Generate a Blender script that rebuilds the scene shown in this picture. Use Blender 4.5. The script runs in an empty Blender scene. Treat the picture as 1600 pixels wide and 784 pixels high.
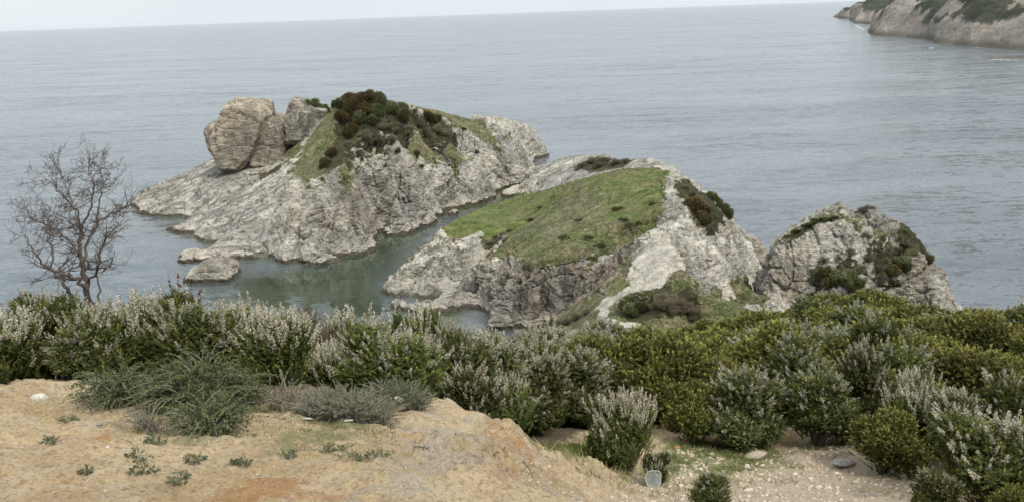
import bpy, bmesh, math
import numpy as np
from mathutils import Matrix, Vector
from mathutils.geometry import delaunay_2d_cdt

# ------------------------------------------------------------------ camera, sky, sun, exposure
scene = bpy.context.scene
C = scene.collection
CAMZ = 35.0
PITCH, ROLL, F = math.radians(13.09), math.radians(2.03), 1600.0
Rm = Matrix.Rotation(math.radians(90) - PITCH, 3, 'X') @ Matrix.Rotation(-ROLL, 3, 'Z')
cam = bpy.data.cameras.new('camera'); cam.lens = 36.0; cam.sensor_width = 36.0
cam.clip_start = 0.1; cam.clip_end = 90000
camo = bpy.data.objects.new('camera', cam); C.objects.link(camo)
camo.matrix_world = Matrix.Translation((0, 0, CAMZ)) @ Rm.to_4x4()
scene.camera = camo

SUN_EL, SUN_AZ = math.radians(48), math.radians(150)      # azimuth clockwise from the view direction: behind, to the right
w = bpy.data.worlds.new("World"); scene.world = w; w.use_nodes = True
nt = w.node_tree; nt.nodes.clear()
N = nt.nodes.new; L = nt.links.new
out = N('ShaderNodeOutputWorld'); bg = N('ShaderNodeBackground'); sky = N('ShaderNodeTexSky')
sky.sky_type = 'NISHITA'; sky.sun_disc = False; sky.sun_elevation = SUN_EL; sky.sun_rotation = SUN_AZ
sky.air_density = 1.2; sky.dust_density = 3.0
tc = N('ShaderNodeTexCoord'); mp = N('ShaderNodeMapping'); mp.inputs['Scale'].default_value = (1, 1, 4)
nz = N('ShaderNodeTexNoise'); nz.inputs['Scale'].default_value = 2.2; nz.inputs['Detail'].default_value = 7
rp = N('ShaderNodeValToRGB')
rp.color_ramp.elements[0].position = .3; rp.color_ramp.elements[0].color = (.9, .93, .95, 1)
rp.color_ramp.elements[1].position = .7; rp.color_ramp.elements[1].color = (1.08, 1.09, 1.09, 1)
mx = N('ShaderNodeMix'); mx.data_type = 'RGBA'; mx.inputs[0].default_value = .88
L(tc.outputs['Generated'], mp.inputs[0]); L(mp.outputs[0], nz.inputs['Vector']); L(nz.outputs[0], rp.inputs[0])
# an overcast sky: paler towards the horizon's haze, brightest overhead
sp = N('ShaderNodeSeparateXYZ'); L(tc.outputs['Generated'], sp.inputs[0]); gd = N('ShaderNodeValToRGB'); L(sp.outputs[2], gd.inputs[0])
gd.color_ramp.elements[0].position = .0; gd.color_ramp.elements[0].color = (6.1, 6.45, 6.6, 1)
gd.color_ramp.elements[1].position = .8; gd.color_ramp.elements[1].color = (9.6, 9.8, 10.0, 1)
e_ = gd.color_ramp.elements.new(.22); e_.color = (4.6, 5.0, 5.3, 1)
ml = N('ShaderNodeMix'); ml.data_type = 'RGBA'; ml.blend_type = 'MULTIPLY'; ml.inputs[0].default_value = 1; L(gd.outputs[0], ml.inputs[6]); L(rp.outputs[0], ml.inputs[7])
L(sky.outputs[0], mx.inputs[6]); L(ml.outputs[2], mx.inputs[7]); L(mx.outputs[2], bg.inputs[0])
bg.inputs[1].default_value = 0.084; L(bg.outputs[0], out.inputs[0])
sl = bpy.data.lights.new('sun', 'SUN'); sl.energy = 1.5; sl.angle = math.radians(11); sl.color = (1, .96, .9)
so = bpy.data.objects.new('sun', sl); C.objects.link(so)
sd = Vector((math.sin(SUN_AZ) * math.cos(SUN_EL), math.cos(SUN_AZ) * math.cos(SUN_EL), math.sin(SUN_EL)))
so.rotation_euler = sd.to_track_quat('Z', 'Y').to_euler(); so.location = (0, 0, 80)
vs = scene.view_settings
vs.view_transform = 'Standard'; vs.look = 'None'; vs.gamma = 1; vs.use_curve_mapping = False; vs.exposure = 0.86
scene.cycles.max_bounces = 6; scene.cycles.diffuse_bounces = 3; scene.cycles.glossy_bounces = 2
scene.cycles.transmission_bounces = 4; scene.cycles.transparent_max_bounces = 8; scene.cycles.volume_bounces = 1

# ------------------------------------------------------------------ geometry helpers
RN = np.array(Rm)
def ray(u, v):
    d = RN @ np.array([(u - 800) / F, (392 - v) / F, -1.0]); return d / d[1]       # per metre forward
def P(u, v, z):                                  # point of the ray at height z
    d = ray(u, v); t = (z - CAMZ) / d[2]; return np.array([d[0] * t, t, z])
def PY(u, v, Y):                                 # point of the ray at forward distance Y
    d = ray(u, v); return np.array([d[0] * Y, Y, CAMZ + d[2] * Y])

_rs = np.random.RandomState(7)
_perm = _rs.permutation(256); _perm = np.concatenate([_perm] * 3)
_g = _rs.normal(size=(256, 3)); _g /= np.linalg.norm(_g, axis=1)[:, None]
def perlin(p):
    p = np.asarray(p, float); i = np.floor(p).astype(int); f = p - i; u = f * f * f * (f * (f * 6 - 15) + 10); i &= 255
    r = np.zeros(len(p))
    for dx in (0, 1):
        for dy in (0, 1):
            for dz in (0, 1):
                h = _perm[_perm[_perm[i[:, 0] + dx] + i[:, 1] + dy] + i[:, 2] + dz]
                dot = (_g[h] * (f - (dx, dy, dz))).sum(1)
                wt = (u[:, 0] if dx else 1 - u[:, 0]) * (u[:, 1] if dy else 1 - u[:, 1]) * (u[:, 2] if dz else 1 - u[:, 2])
                r += wt * dot
    return r * 1.6
def fbm(p, o=4, g=.5):
    r = 0; a = 1
    for k in range(o): r = r + a * perlin(p * 2.03 ** k + 17.3 * k); a *= g
    return r
def ridged(p, o=4, g=.5):
    r = 0; a = 1
    for k in range(o): r = r + a * (1 - 2 * np.abs(perlin(p * 2.1 ** k + 11.7 * k))); a *= g
    return r
def worley(p):
    i = np.floor(p).astype(int); f1 = np.full(len(p), 9.); f2 = np.full(len(p), 9.); idv = np.zeros(len(p))
    for dx in (-1, 0, 1):
        for dy in (-1, 0, 1):
            for dz in (-1, 0, 1):
                c = i + (dx, dy, dz); q = c & 255
                h = _perm[_perm[_perm[q[:, 0]] + q[:, 1]] + q[:, 2]]
                d = np.linalg.norm(c + .5 + _g[h] * .45 - p, axis=1)
                near = d < f1
                f2 = np.where(near, f1, np.minimum(f2, d)); idv = np.where(near, h / 255., idv); f1 = np.where(near, d, f1)
    return f1, f2, idv
def sstep(a, b, x):
    t = np.clip((x - a) / (b - a), 0, 1); return t * t * (3 - 2 * t)
def polysd(poly, x, y):                          # signed distance to a polygon in plan, inside positive
    poly = np.asarray(poly)[:, :2]; ins = np.zeros(len(x), bool); dm = np.full(len(x), 1e9)
    for k in range(len(poly)):
        a, b = poly[k - 1], poly[k]; e = b - a
        t = np.clip(((x - a[0]) * e[0] + (y - a[1]) * e[1]) / (e @ e + 1e-9), 0, 1)
        dm = np.minimum(dm, np.hypot(x - a[0] - t * e[0], y - a[1] - t * e[1]))
        c = ((a[1] > y) != (b[1] > y))
        ins ^= c & (x < (b[0] - a[0]) * (y - a[1]) / (b[1] - a[1] + 1e-12) + a[0])
    return np.where(ins, dm, -dm)

def blur(z, s):
    if s <= 0: return z
    r = int(math.ceil(s * 2.5)); k = np.exp(-.5 * (np.arange(-r, r + 1) / s) ** 2); k /= k.sum()
    for ax in (0, 1):
        zp = np.pad(z, [(r, r) if a == ax else (0, 0) for a in (0, 1)], mode='edge')
        z = sum(k[j] * np.take(zp, range(j, j + z.shape[ax]), axis=ax) for j in range(2 * r + 1))
    return z

class Field:                                     # height over plan, interpolated from surveyed points
    def __init__(s, pts, xs, ys, low=-4., sig=0):
        s.xs, s.ys = np.asarray(xs), np.asarray(ys)
        pts = np.array(pts)
        vs_, es, fs, *_ = delaunay_2d_cdt([Vector((p[0], p[1])) for p in pts], [], [], 0, 1e-4)
        vs_ = np.array([[v.x, v.y] for v in vs_])
        zz = pts[np.argmin(((vs_[:, None] - pts[None, :, :2]) ** 2).sum(2), axis=1), 2]
        Z = np.full((len(s.ys), len(s.xs)), float(low))
        for f in fs:
            for k in range(1, len(f) - 1):
                a, b, c = vs_[f[0]], vs_[f[k]], vs_[f[k + 1]]; za, zb, zc = zz[f[0]], zz[f[k]], zz[f[k + 1]]
                x0, x1 = np.searchsorted(s.xs, [min(a[0], b[0], c[0]), max(a[0], b[0], c[0])])
                y0, y1 = np.searchsorted(s.ys, [min(a[1], b[1], c[1]), max(a[1], b[1], c[1])])
                x1 = min(x1 + 1, len(s.xs)); y1 = min(y1 + 1, len(s.ys))
                if x0 >= x1 or y0 >= y1: continue
                X, Y = np.meshgrid(s.xs[x0:x1], s.ys[y0:y1])
                den = (b[1] - c[1]) * (a[0] - c[0]) + (c[0] - b[0]) * (a[1] - c[1])
                if abs(den) < 1e-9: continue
                l1 = ((b[1] - c[1]) * (X - c[0]) + (c[0] - b[0]) * (Y - c[1])) / den
                l2 = ((c[1] - a[1]) * (X - c[0]) + (a[0] - c[0]) * (Y - c[1])) / den
                m = (l1 >= -1e-6) & (l2 >= -1e-6) & (l1 + l2 <= 1 + 1e-6)
                Z[y0:y1, x0:x1][m] = (l1 * za + l2 * zb + (1 - l1 - l2) * zc)[m]
        s.Z = blur(Z, sig)
    def h(s, x, y):
        x = np.clip(np.atleast_1d(np.asarray(x, float)), s.xs[0], s.xs[-1] - 1e-6); y = np.clip(np.atleast_1d(np.asarray(y, float)), s.ys[0], s.ys[-1] - 1e-6)
        i = np.clip(np.searchsorted(s.xs, x) - 1, 0, len(s.xs) - 2); j = np.clip(np.searchsorted(s.ys, y) - 1, 0, len(s.ys) - 2)
        fx = (x - s.xs[i]) / (s.xs[i + 1] - s.xs[i]); fy = (y - s.ys[j]) / (s.ys[j + 1] - s.ys[j])
        Z = s.Z
        return (Z[j, i] * (1 - fx) + Z[j, i + 1] * fx) * (1 - fy) + (Z[j + 1, i] * (1 - fx) + Z[j + 1, i + 1] * fx) * fy
    def hit(s, u, v, y0=None):
        d = ray(u, v); ys = np.linspace(max(s.ys[0], .5) if y0 is None else y0, s.ys[-1], 4000)
        g = s.h(d[0] * ys, ys) - (CAMZ + d[2] * ys)
        inx = (d[0] * ys > s.xs[0]) & (d[0] * ys < s.xs[-1])
        k = np.where((g > 0) & inx)[0]
        if not len(k): return P(u, v, 0)
        k = k[0]; Y = ys[k]
        if k and g[k - 1] <= 0: Y = ys[k - 1] + (ys[k] - ys[k - 1]) * (-g[k - 1]) / (g[k] - g[k - 1])
        return np.array([d[0] * Y, Y, float(s.h(d[0] * Y, Y)[0])])

def mesh_np(name, V, faces, mat=None, smooth=False, cols=None):
    me = bpy.data.meshes.new(name); V = np.asarray(V, np.float32)
    fs = np.asarray(faces, np.int32); k = fs.shape[1]
    me.vertices.add(len(V)); me.vertices.foreach_set('co', V.ravel())
    me.loops.add(fs.size); me.loops.foreach_set('vertex_index', fs.ravel())
    me.polygons.add(len(fs)); me.polygons.foreach_set('loop_start', np.arange(0, fs.size, k, dtype=np.int32))
    me.update(calc_edges=True)
    if cols is not None:
        a = me.color_attributes.new('Col', 'FLOAT_COLOR', 'POINT')
        a.data.foreach_set('color', np.hstack([cols, np.ones((len(cols), 1))]).astype(np.float32).ravel())
    if smooth: me.polygons.foreach_set('use_smooth', np.ones(len(fs), bool))
    if mat: me.materials.append(mat)
    return me
def grid_faces(nx, ny):
    i = np.arange((ny - 1) * nx).reshape(ny - 1, nx)[:, :-1].ravel()
    return np.stack([i, i + 1, i + 1 + nx, i + nx], 1)
def link(name, me, parent=None):
    o = bpy.data.objects.new(name, me); C.objects.link(o); o.parent = parent; return o
def tag(o, label=None, cat=None, group=None, kind=None):
    if label: o['label'] = label
    if cat: o['category'] = cat
    if group: o['group'] = group
    if kind: o['kind'] = kind
    return o
def empty(name, loc=(0, 0, 0), rz=0, sc=(1, 1, 1)):
    o = bpy.data.objects.new(name, None); C.objects.link(o); o.location = loc; o.rotation_euler = (0, 0, rz); o.scale = sc
    o.empty_display_size = .2; return o
def attr(me, name, val):
    a = me.attributes.new(name, 'FLOAT', 'POINT'); a.data.foreach_set('value', np.asarray(val, np.float32))

# ------------------------------------------------------------------ node material helper
class Mat:
    def __init__(s, name):
        s.m = bpy.data.materials.new(name); s.m.use_nodes = True; s.t = s.m.node_tree; s.t.nodes.clear()
        s.o = s.n('OutputMaterial'); s.b = s.n('BsdfPrincipled'); s.l(s.b.outputs[0], s.o.inputs[0])
    def n(s, k, **kw):
        nd = s.t.nodes.new('ShaderNode' + k)
        for a, b in kw.items(): setattr(nd, a, b)
        return nd
    def l(s, a, b): s.t.links.new(a, b)
    def set(s, sock, v):
        if hasattr(v, 'is_output'): s.l(v, sock)
        elif isinstance(v, (tuple, list)) and len(v) == 3 and sock.type == 'RGBA': sock.default_value = (*v, 1)
        else: sock.default_value = v
    def at(s, name, out='Fac'): return s.n('Attribute', attribute_name=name).outputs[out]
    def pos(s, sc=(1, 1, 1), rot=(0, 0, 0)):
        mp = s.n('Mapping'); mp.inputs['Scale'].default_value = sc; mp.inputs['Rotation'].default_value = rot
        s.l(s.n('NewGeometry').outputs['Position'], mp.inputs[0]); return mp.outputs[0]
    def noise(s, vec, scale, det=5, rough=.55, dist=0.):
        n = s.n('TexNoise'); s.l(vec, n.inputs['Vector']); n.inputs['Scale'].default_value = scale
        n.inputs['Detail'].default_value = det; n.inputs['Roughness'].default_value = rough; n.inputs['Distortion'].default_value = dist
        return n.outputs['Fac']
    def vor(s, vec, scale, feat='F1', out='Distance', rand=1.):
        n = s.n('TexVoronoi', feature=feat); s.l(vec, n.inputs['Vector']); n.inputs['Scale'].default_value = scale
        n.inputs['Randomness'].default_value = rand; return n.outputs[out]
    def rng(s, x, a, b, c=0., d=1., smooth=True):
        n = s.n('MapRange', interpolation_type='SMOOTHSTEP' if smooth else 'LINEAR'); s.l(x, n.inputs[0])
        for k, v in enumerate((a, b, c, d)): n.inputs[k + 1].default_value = v
        return n.outputs[0]
    def mix(s, f, a, b, mode='MIX'):
        n = s.n('Mix', data_type='RGBA', blend_type=mode); s.set(n.inputs[0], f); s.set(n.inputs[6], a); s.set(n.inputs[7], b); return n.outputs[2]
    def math(s, op, a, b=0., c=None):
        n = s.n('Math', operation=op); s.set(n.inputs[0], a); s.set(n.inputs[1], b)
        if c is not None: s.set(n.inputs[2], c)
        return n.outputs[0]
    def bump(s, h, st, dist, prev=None):
        n = s.n('Bump'); n.inputs['Strength'].default_value = st; n.inputs['Distance'].default_value = dist; s.l(h, n.inputs['Height'])
        if prev: s.l(prev, n.inputs['Normal'])
        return n.outputs[0]
    def sep(s, vec):
        n = s.n('SeparateXYZ'); s.l(vec, n.inputs[0]); return n.outputs
    def done(s, col, rough=.85, norm=None, spec=.25):
        s.set(s.b.inputs['Base Color'], col); s.set(s.b.inputs['Roughness'], rough); s.b.inputs['Specular IOR Level'].default_value = spec
        if norm: s.l(norm, s.b.inputs['Normal'])
        return s.m

def rock_mat(name, pale=(.7, .655, .545), grey=(.42, .405, .36), woods=False, sc=1.0, ochre=.8):
    m = Mat(name); p = m.pos(); z = m.sep(p)[2]
    beds = m.pos((.5, .5, 2.2), (math.radians(38), math.radians(18), 0))
    vert = m.pos((1.4, 1.4, .28))
    n1 = m.noise(p, .11 * sc, 6, .62, .6); n2 = m.noise(beds, .9 * sc, 8, .7, 1.2); n3 = m.noise(p, 2.6 * sc, 9, .74)
    c = m.mix(m.rng(n2, .36, .62), grey, pale)
    c = m.mix(m.math('MULTIPLY', m.rng(n1, .46, .6, 0, .75), m.rng(n3, .36, .58)), c, (.14, .135, .12))
    n4 = m.noise(m.pos((1, .35, 1), (0, 0, math.radians(-28))), .35 * sc, 8, .72, .5); c = m.mix(m.math('MULTIPLY', m.rng(n4, .52, .62, 0, .75), m.rng(n3, .34, .56)), c, (.13, .125, .11))                                # lichen grey
    c = m.mix(m.rng(n3, .5, .7, 0, .6), c, (.72, .69, .61)); c = m.mix(m.rng(n3, .46, .33, 0, .6), c, (.13, .115, .095))
    c = m.mix(m.rng(m.noise(p, .3 * sc, 4, .6), .5, .68, 0, .5), c, (.47, .385, .27))                                 # fresh broken stone
    oc = m.math('MULTIPLY', m.rng(m.noise(vert, .55 * sc, 7, .66), .47, .62), m.at('stain'))
    c = m.mix(m.math('MULTIPLY', oc, ochre), c, (.36, .23, .11))
    c = m.mix(m.math('MULTIPLY', m.at('stain'), m.rng(n2, .3, .7, .9, .45)), c, (.19, .15, .1))
    bl = m.math('MULTIPLY', m.rng(m.noise(m.pos((1.2, 1.2, .22)), .8 * sc, 8, .7), .44, .6), m.at('stain'))
    c = m.mix(m.math('MULTIPLY', bl, .85), c, (.045, .04, .036))
    crack = m.rng(m.vor(m.pos((.8, .8, 1.1), (.5, .3, 0)), .75 * sc, 'DISTANCE_TO_EDGE'), 0, .07, 1, 0)
    crack2 = m.rng(m.math('ABSOLUTE', m.math('SUBTRACT', m.noise(beds, .9 * sc, 7, .62, 1.2), .5)), 0, .016, 1, 0)
    crack3 = m.rng(m.math('ABSOLUTE', m.math('SUBTRACT', m.noise(vert, .7 * sc, 6, .6, .8), .5)), 0, .014, 1, 0); crack2 = m.math('MAXIMUM', crack2, crack3)
    cr = m.math('MULTIPLY', m.math('MAXIMUM', m.math('MULTIPLY', crack, .35), crack2), m.rng(m.noise(p, .5, 3), .4, .6))
    c = m.mix(m.math('MULTIPLY', cr, .75), c, (.07, .06, .05))
    # tide marks: pale salt crust over a dark wet foot
    zz = m.math('ADD', z, m.math('MULTIPLY', m.math('SUBTRACT', m.noise(p, .8, 4), .5), .9))
    salt = m.math('MULTIPLY', m.rng(zz, .4, .6), m.rng(zz, .9, 2.3, 1, 0))
    c = m.mix(m.math('MULTIPLY', salt, 0. if woods else .7), c, (.62, .57, .47))
    c = m.mix(m.rng(zz, .42, .66, .95, 0) if not woods else m.rng(zz, 1.5, 6, .85, 0), c, (.075, .06, .035))
    wth = m.rng(m.noise(p, .055 * sc, 4, .6), .42, .6)
    c = m.mix(m.math('MULTIPLY', wth, .5), c, m.mix(.5, c, (.2, .195, .175)))
    stk = m.rng(m.noise(m.pos((.16, .75, .5), (0, 0, math.radians(14))), 1.0, 7, .66, .4), .47, .58)
    c = m.mix(m.math('MULTIPLY', m.math('MULTIPLY', stk, m.at('slab')), .8), c, (.19, .18, .16))
    rock = c
    # plants and soil growing on it
    g1 = m.noise(p, .9, 7, .7); g2 = m.noise(p, .16, 5, .6); g3 = m.noise(p, 3.5, 5, .7)
    green = m.mix(m.rng(g1, .35, .65), (.085, .125, .028), (.185, .225, .06)); green = m.mix(m.rng(g2, .42, .64, 0, .8), green, (.2, .19, .085))
    dry = m.mix(m.rng(g1, .38, .62), (.12, .12, .05), (.3, .26, .15)); dry = m.mix(m.rng(m.noise(p, .3, 6, .68), .45, .58, 0, .85), dry, (.1, .13, .04))
    dry = m.mix(m.rng(g3, .48, .62, 0, .85), dry, (.06, .065, .03)); green = m.mix(m.rng(g3, .5, .66, 0, .6), green, (.055, .07, .022)); dry = m.mix(m.rng(g3, .48, .34, 0, .8), dry, (.33, .29, .18)); green = m.mix(m.rng(m.noise(p, .45, 8, .74), .5, .6, 0, .75), green, (.23, .205, .1)); green = m.mix(m.rng(m.noise(p, .8, 7, .74), .46, .36, 0, .6), green, (.06, .085, .025))
    scrub = m.mix(m.rng(g1, .35, .65), (.035, .038, .018), (.11, .09, .055)); scrub = m.mix(m.rng(g3, .45, .65), scrub, (.07, .085, .03))
    if woods: scrub = m.mix(m.rng(n2, .4, .6), (.022, .028, .016), (.05, .052, .03))
    sand = m.mix(m.rng(g1, .35, .65), (.5, .45, .36), (.62, .585, .5)); sand = m.mix(m.rng(n3, .55, .75, 0, .5), sand, (.34, .3, .235))
    edge = m.math('MULTIPLY', m.math('SUBTRACT', m.noise(p, .75, 8, .76), .5), 2.2)
    for nm, col in (('dry', dry), ('scrub', scrub), ('green', green), ('sand', sand)):
        f = m.rng(m.math('ADD', m.at(nm), edge), .4, .58)
        f = m.math('MULTIPLY', f, m.rng(m.at(nm), .02, .1)); c = m.mix(f, c, col)
    nb = m.bump(n3, 1., .17); nb = m.bump(n2, .9, .6, nb); nb = m.bump(m.math('SUBTRACT', 1., cr), .8, .3, nb)
    return m.done(c, .92, nb, .2)

def leaf_mat(name, tint=(1, 1, 1), var=.25, trans=.25):
    m = Mat(name); col = m.at('Col', 'Color')
    r = m.n('ObjectInfo').outputs['Random']
    hsv = m.n('HueSaturation'); m.l(m.mix(1., col, tint, 'MULTIPLY'), hsv.inputs['Color'])
    m.l(m.rng(r, 0, 1, 1 - var, 1 + var, False), hsv.inputs['Value']); m.l(m.rng(r, 0, 1, .485, .51, False), hsv.inputs['Hue'])
    m.done(hsv.outputs[0], .7, None, .2)
    t = m.n('BsdfTranslucent'); m.l(hsv.outputs[0], t.inputs[0]); mxs = m.n('MixShader'); mxs.inputs[0].default_value = trans
    m.l(m.b.outputs[0], mxs.inputs[1]); m.l(t.outputs[0], mxs.inputs[2]); m.l(mxs.outputs[0], m.o.inputs[0])
    return m.m
def bark_mat(name, a, b):
    m = Mat(name); n = m.noise(m.pos((1, 1, .4)), 30, 4)
    return m.done(m.mix(n, a, b), .9, m.bump(n, .5, .01))
M_rock = rock_mat('limestone'); M_tan = rock_mat('tan_limestone', (.62, .535, .4), (.44, .38, .29), ochre=1.); M_leaf = leaf_mat('leaves'); M_flower = leaf_mat('blossom', var=.12, trans=.15)
M_bark = bark_mat('bark', (.06, .05, .04), (.16, .14, .12)); M_greybark = bark_mat('grey_bark', (.06, .048, .04), (.14, .118, .1))

# ------------------------------------------------------------------ rock masses
def remesh(V, Fq, vox, cut=-1.6):
    me = mesh_np('tmp', V, Fq); o = link('tmp', me)
    md = o.modifiers.new('r', 'REMESH'); md.mode = 'VOXEL'; md.voxel_size = vox
    dg = bpy.context.evaluated_depsgraph_get(); dg.update()
    m2 = bpy.data.meshes.new_from_object(o.evaluated_get(dg)); bpy.data.objects.remove(o); bpy.data.meshes.remove(me)
    if cut is not None:
        bm = bmesh.new(); bm.from_mesh(m2); bmesh.ops.delete(bm, geom=[v for v in bm.verts if v.co.z < cut], context='VERTS'); bm.to_mesh(m2); bm.free()
    return m2
def vn(me):
    n = len(me.vertices); co = np.empty(n * 3, np.float32); me.vertices.foreach_get('co', co)
    no = np.empty(n * 3, np.float32); me.vertex_normals.foreach_get('vector', no)
    return co.reshape(-1, 3).astype(float), no.reshape(-1, 3).astype(float)
BEDN = np.array([.35, -.55, .76]); BEDN /= np.linalg.norm(BEDN)
def rockify(me, soft, amp=1.0, sc=1.0, slabf=None, flute=None):
    co, no = vn(me)
    q = co * sc + 3.1
    if slabf is None: slabf = np.zeros(len(co))
    if flute is None: flute = np.zeros(len(co))
    hard = (1 - .93 * soft) * (1 - .85 * slabf) * (.55 + .75 * sstep(-.5, .5, fbm(co / 14, 2)))
    steepf = 1 - sstep(.25, .7, np.abs(no[:, 2]))
    wob = fbm(q / 5, 3)[:, None] * np.array([1.2, 1.2, .8])
    d = .55 * (ridged(q / 7.5, 3) - .35) * hard * (1 - .5 * flute)
    bed = (q @ BEDN) + fbm(q / 7, 3) * 1.4
    f1, f2, idv = worley(np.stack([q[:, 0] * .3, q[:, 1] * .3, q[:, 2] * .3], 1) + wob * .12)
    d += (.42 * (idv - .5) - .2 * (1 - sstep(0, .12, f2 - f1))) * hard * (1 - .6 * flute)
    st = bed / 1.5; fr = st - np.floor(st)
    d += .3 * (fr - sstep(.88, 1., fr) - .4) * hard
    st = bed / .55 + .3; fr = st - np.floor(st)
    d += .13 * (fr - sstep(.82, 1., fr) - .4) * (hard + .12 * slabf)
    # clean joints: narrow clefts along two fracture directions
    for kx, ky, kz, dp in ((.16, .05, .05, .55), (.06, .2, .3, .35), (.42, .2, .1, .22)):
        cr = np.abs(perlin(q * (kx, ky, kz) * 1.6 + dp * 31)); d -= dp * (1 - sstep(0, .05, cr)) * (hard + .15 * slabf)
    # gullies and ribs running down steep faces
    rib = ridged(np.stack([q[:, 0] / 2.6 + q[:, 2] * .05, q[:, 1] / 2.6, q[:, 2] / 11], 1), 3, .55)
    d += .42 * (rib - .4) * steepf * hard * (.7 + .6 * flute)
    f1, f2, idv = worley(q * np.array([1.0, 1.0, 1.25]) + wob * .3)
    d += (.12 * (idv - .5) - .1 * (1 - sstep(0, .18, f2 - f1))) * hard
    d += .08 * fbm(q / .8, 3, .65) * (hard + .2)
    co = co + no * (d * amp / sc)[:, None]
    me.vertices.foreach_set('co', co.astype(np.float32).ravel()); me.update()
    me.polygons.foreach_set('use_smooth', np.zeros(len(me.polygons), bool))
    return co, no
def masks(me, co, no, fld, polys, steep=(.16, .42)):
    jit = fbm(co / 2.5, 4, .6) * 1.3; jit2 = fbm(co / .9 + 4, 3, .6)
    out_ = {k: np.zeros(len(co)) for k in ('green', 'dry', 'scrub', 'sand', 'stain')}
    for kind, poly, soft in polys:
        wt_ = 1.
        if kind == 'tint': kind, wt_ = 'stain', .36
        if kind not in out_: continue
        pl = [fld.hit(*q)[:2] if len(q) == 2 else q[:2] for q in poly]
        v = sstep(-soft, soft, polysd(pl, co[:, 0], co[:, 1]) + jit * (soft * .5 + .15) + jit2 * .2)
        for k in ('green', 'dry'):
            if kind in ('green', 'dry') and k != kind: out_[k] *= 1 - v * (1 if kind == 'green' else sstep(-.9, .1, fbm(co / 4, 4, .6)))
        out_[kind] = np.maximum(out_[kind], v * wt_)
    for k, v in out_.items():
        if k in ('green', 'dry', 'sand'): v = v * sstep(steep[0], steep[1], no[:, 2] + jit * .06)
        attr(me, k, v)
    return out_
def carve(f, line, w, depth):                    # a cleft cut along a line in plan, tapering upward
    pl = [f.hit(*q)[:2] if len(q) == 2 else np.array(q[:2], float) for q in line]; X, Y = np.meshgrid(f.xs, f.ys); n = len(pl) - 1; cut = np.zeros(X.shape)
    wob = fbm(np.stack([X.ravel() * .35, Y.ravel() * .35, X.ravel() * 0], 1), 3).reshape(X.shape) * .8
    for k in range(n):
        a, b = pl[k], pl[k + 1]; e = b - a; t = np.clip(((X - a[0]) * e[0] + (Y - a[1]) * e[1]) / (e @ e + 1e-9), 0, 1)
        d = np.hypot(X - a[0] - t * e[0], Y - a[1] - t * e[1]) + wob; s_ = (k + t) / n
        cut = np.maximum(cut, depth * (1 - .75 * s_) * np.clip(1 - d / (w * (1 - .4 * s_)), 0, 1) ** .8)
    f.Z = f.Z - cut
def terrain_rock(name, pts, bx, by, res, vox, sig, polys, amp=1.0, mat=M_rock, low=-4., cuts=()):
    xs = np.arange(bx[0], bx[1], res); ys = np.arange(by[0], by[1], res)
    f = Field(pts, xs, ys, low, sig / res)
    for c_ in cuts: carve(f, *c_)
    nx, ny = len(xs), len(ys); X, Y = np.meshgrid(xs, ys)
    Zt = f.Z.copy(); Zt[0] = Zt[-1] = low; Zt[:, 0] = Zt[:, -1] = low
    T = np.stack([X.ravel(), Y.ravel(), Zt.ravel()], 1); B = T.copy(); B[:, 2] = low - 1.5
    gf = grid_faces(nx, ny); n = nx * ny
    idx = np.arange(n).reshape(ny, nx)
    ring = np.concatenate([idx[0, :-1], idx[:-1, -1], idx[-1, :0:-1], idx[:0:-1, 0]]); r2 = np.roll(ring, -1)
    side = np.stack([ring + n, r2 + n, r2, ring], 1)
    me = remesh(np.vstack([T, B]), np.vstack([gf, gf[:, ::-1] + n, side]), vox)
    co, no = vn(me)
    soft = np.zeros(len(co)); jit = fbm(co / 3, 3) * 1.0
    for kind, poly, s in polys:
        if kind in ('green', 'dry', 'sand', 'scrub'):
            pl = [f.hit(*q)[:2] if len(q) == 2 else q[:2] for q in poly]
            soft = np.maximum(soft, sstep(-.5, 1.5, polysd(pl, co[:, 0], co[:, 1])) * (.55 if kind == 'scrub' else 1))
    soft *= sstep(.3, .75, no[:, 2])
    no0 = no; ex = {'slab': np.zeros(len(co)), 'flute': np.zeros(len(co))}
    for kind, poly, s_ in polys:
        if kind in ex:
            pl = [f.hit(*q)[:2] if len(q) == 2 else q[:2] for q in poly]; ex[kind] = np.maximum(ex[kind], sstep(-1.5, 1.5, polysd(pl, co[:, 0], co[:, 1])))
    attr(me, 'slab', ex['slab']); co, no = rockify(me, soft, amp, 1., ex['slab'], ex['flute'])
    masks(me, co, no0, f, polys)
    me.materials.append(mat)
    return link(name, me), f

# ---- the large island on the left
W0 = 0.0
isl = [P(u, v, W0) for u, v in ((205, 318), (222, 337), (260, 339), (270, 368), (302, 377), (272, 396), (281, 410), (325, 408), (365, 406), (420, 404), (470, 408), (480, 417), (543, 401), (522, 385), (560, 386), (595, 378), (600, 362), (606, 334), (612, 347), (640, 346), (688, 337), (690, 312), (700, 328), (722, 325), (783, 302), (776, 279), (792, 292), (820, 288), (822, 279), (838, 272), (836, 256), (838, 248), (857, 243))]
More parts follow.
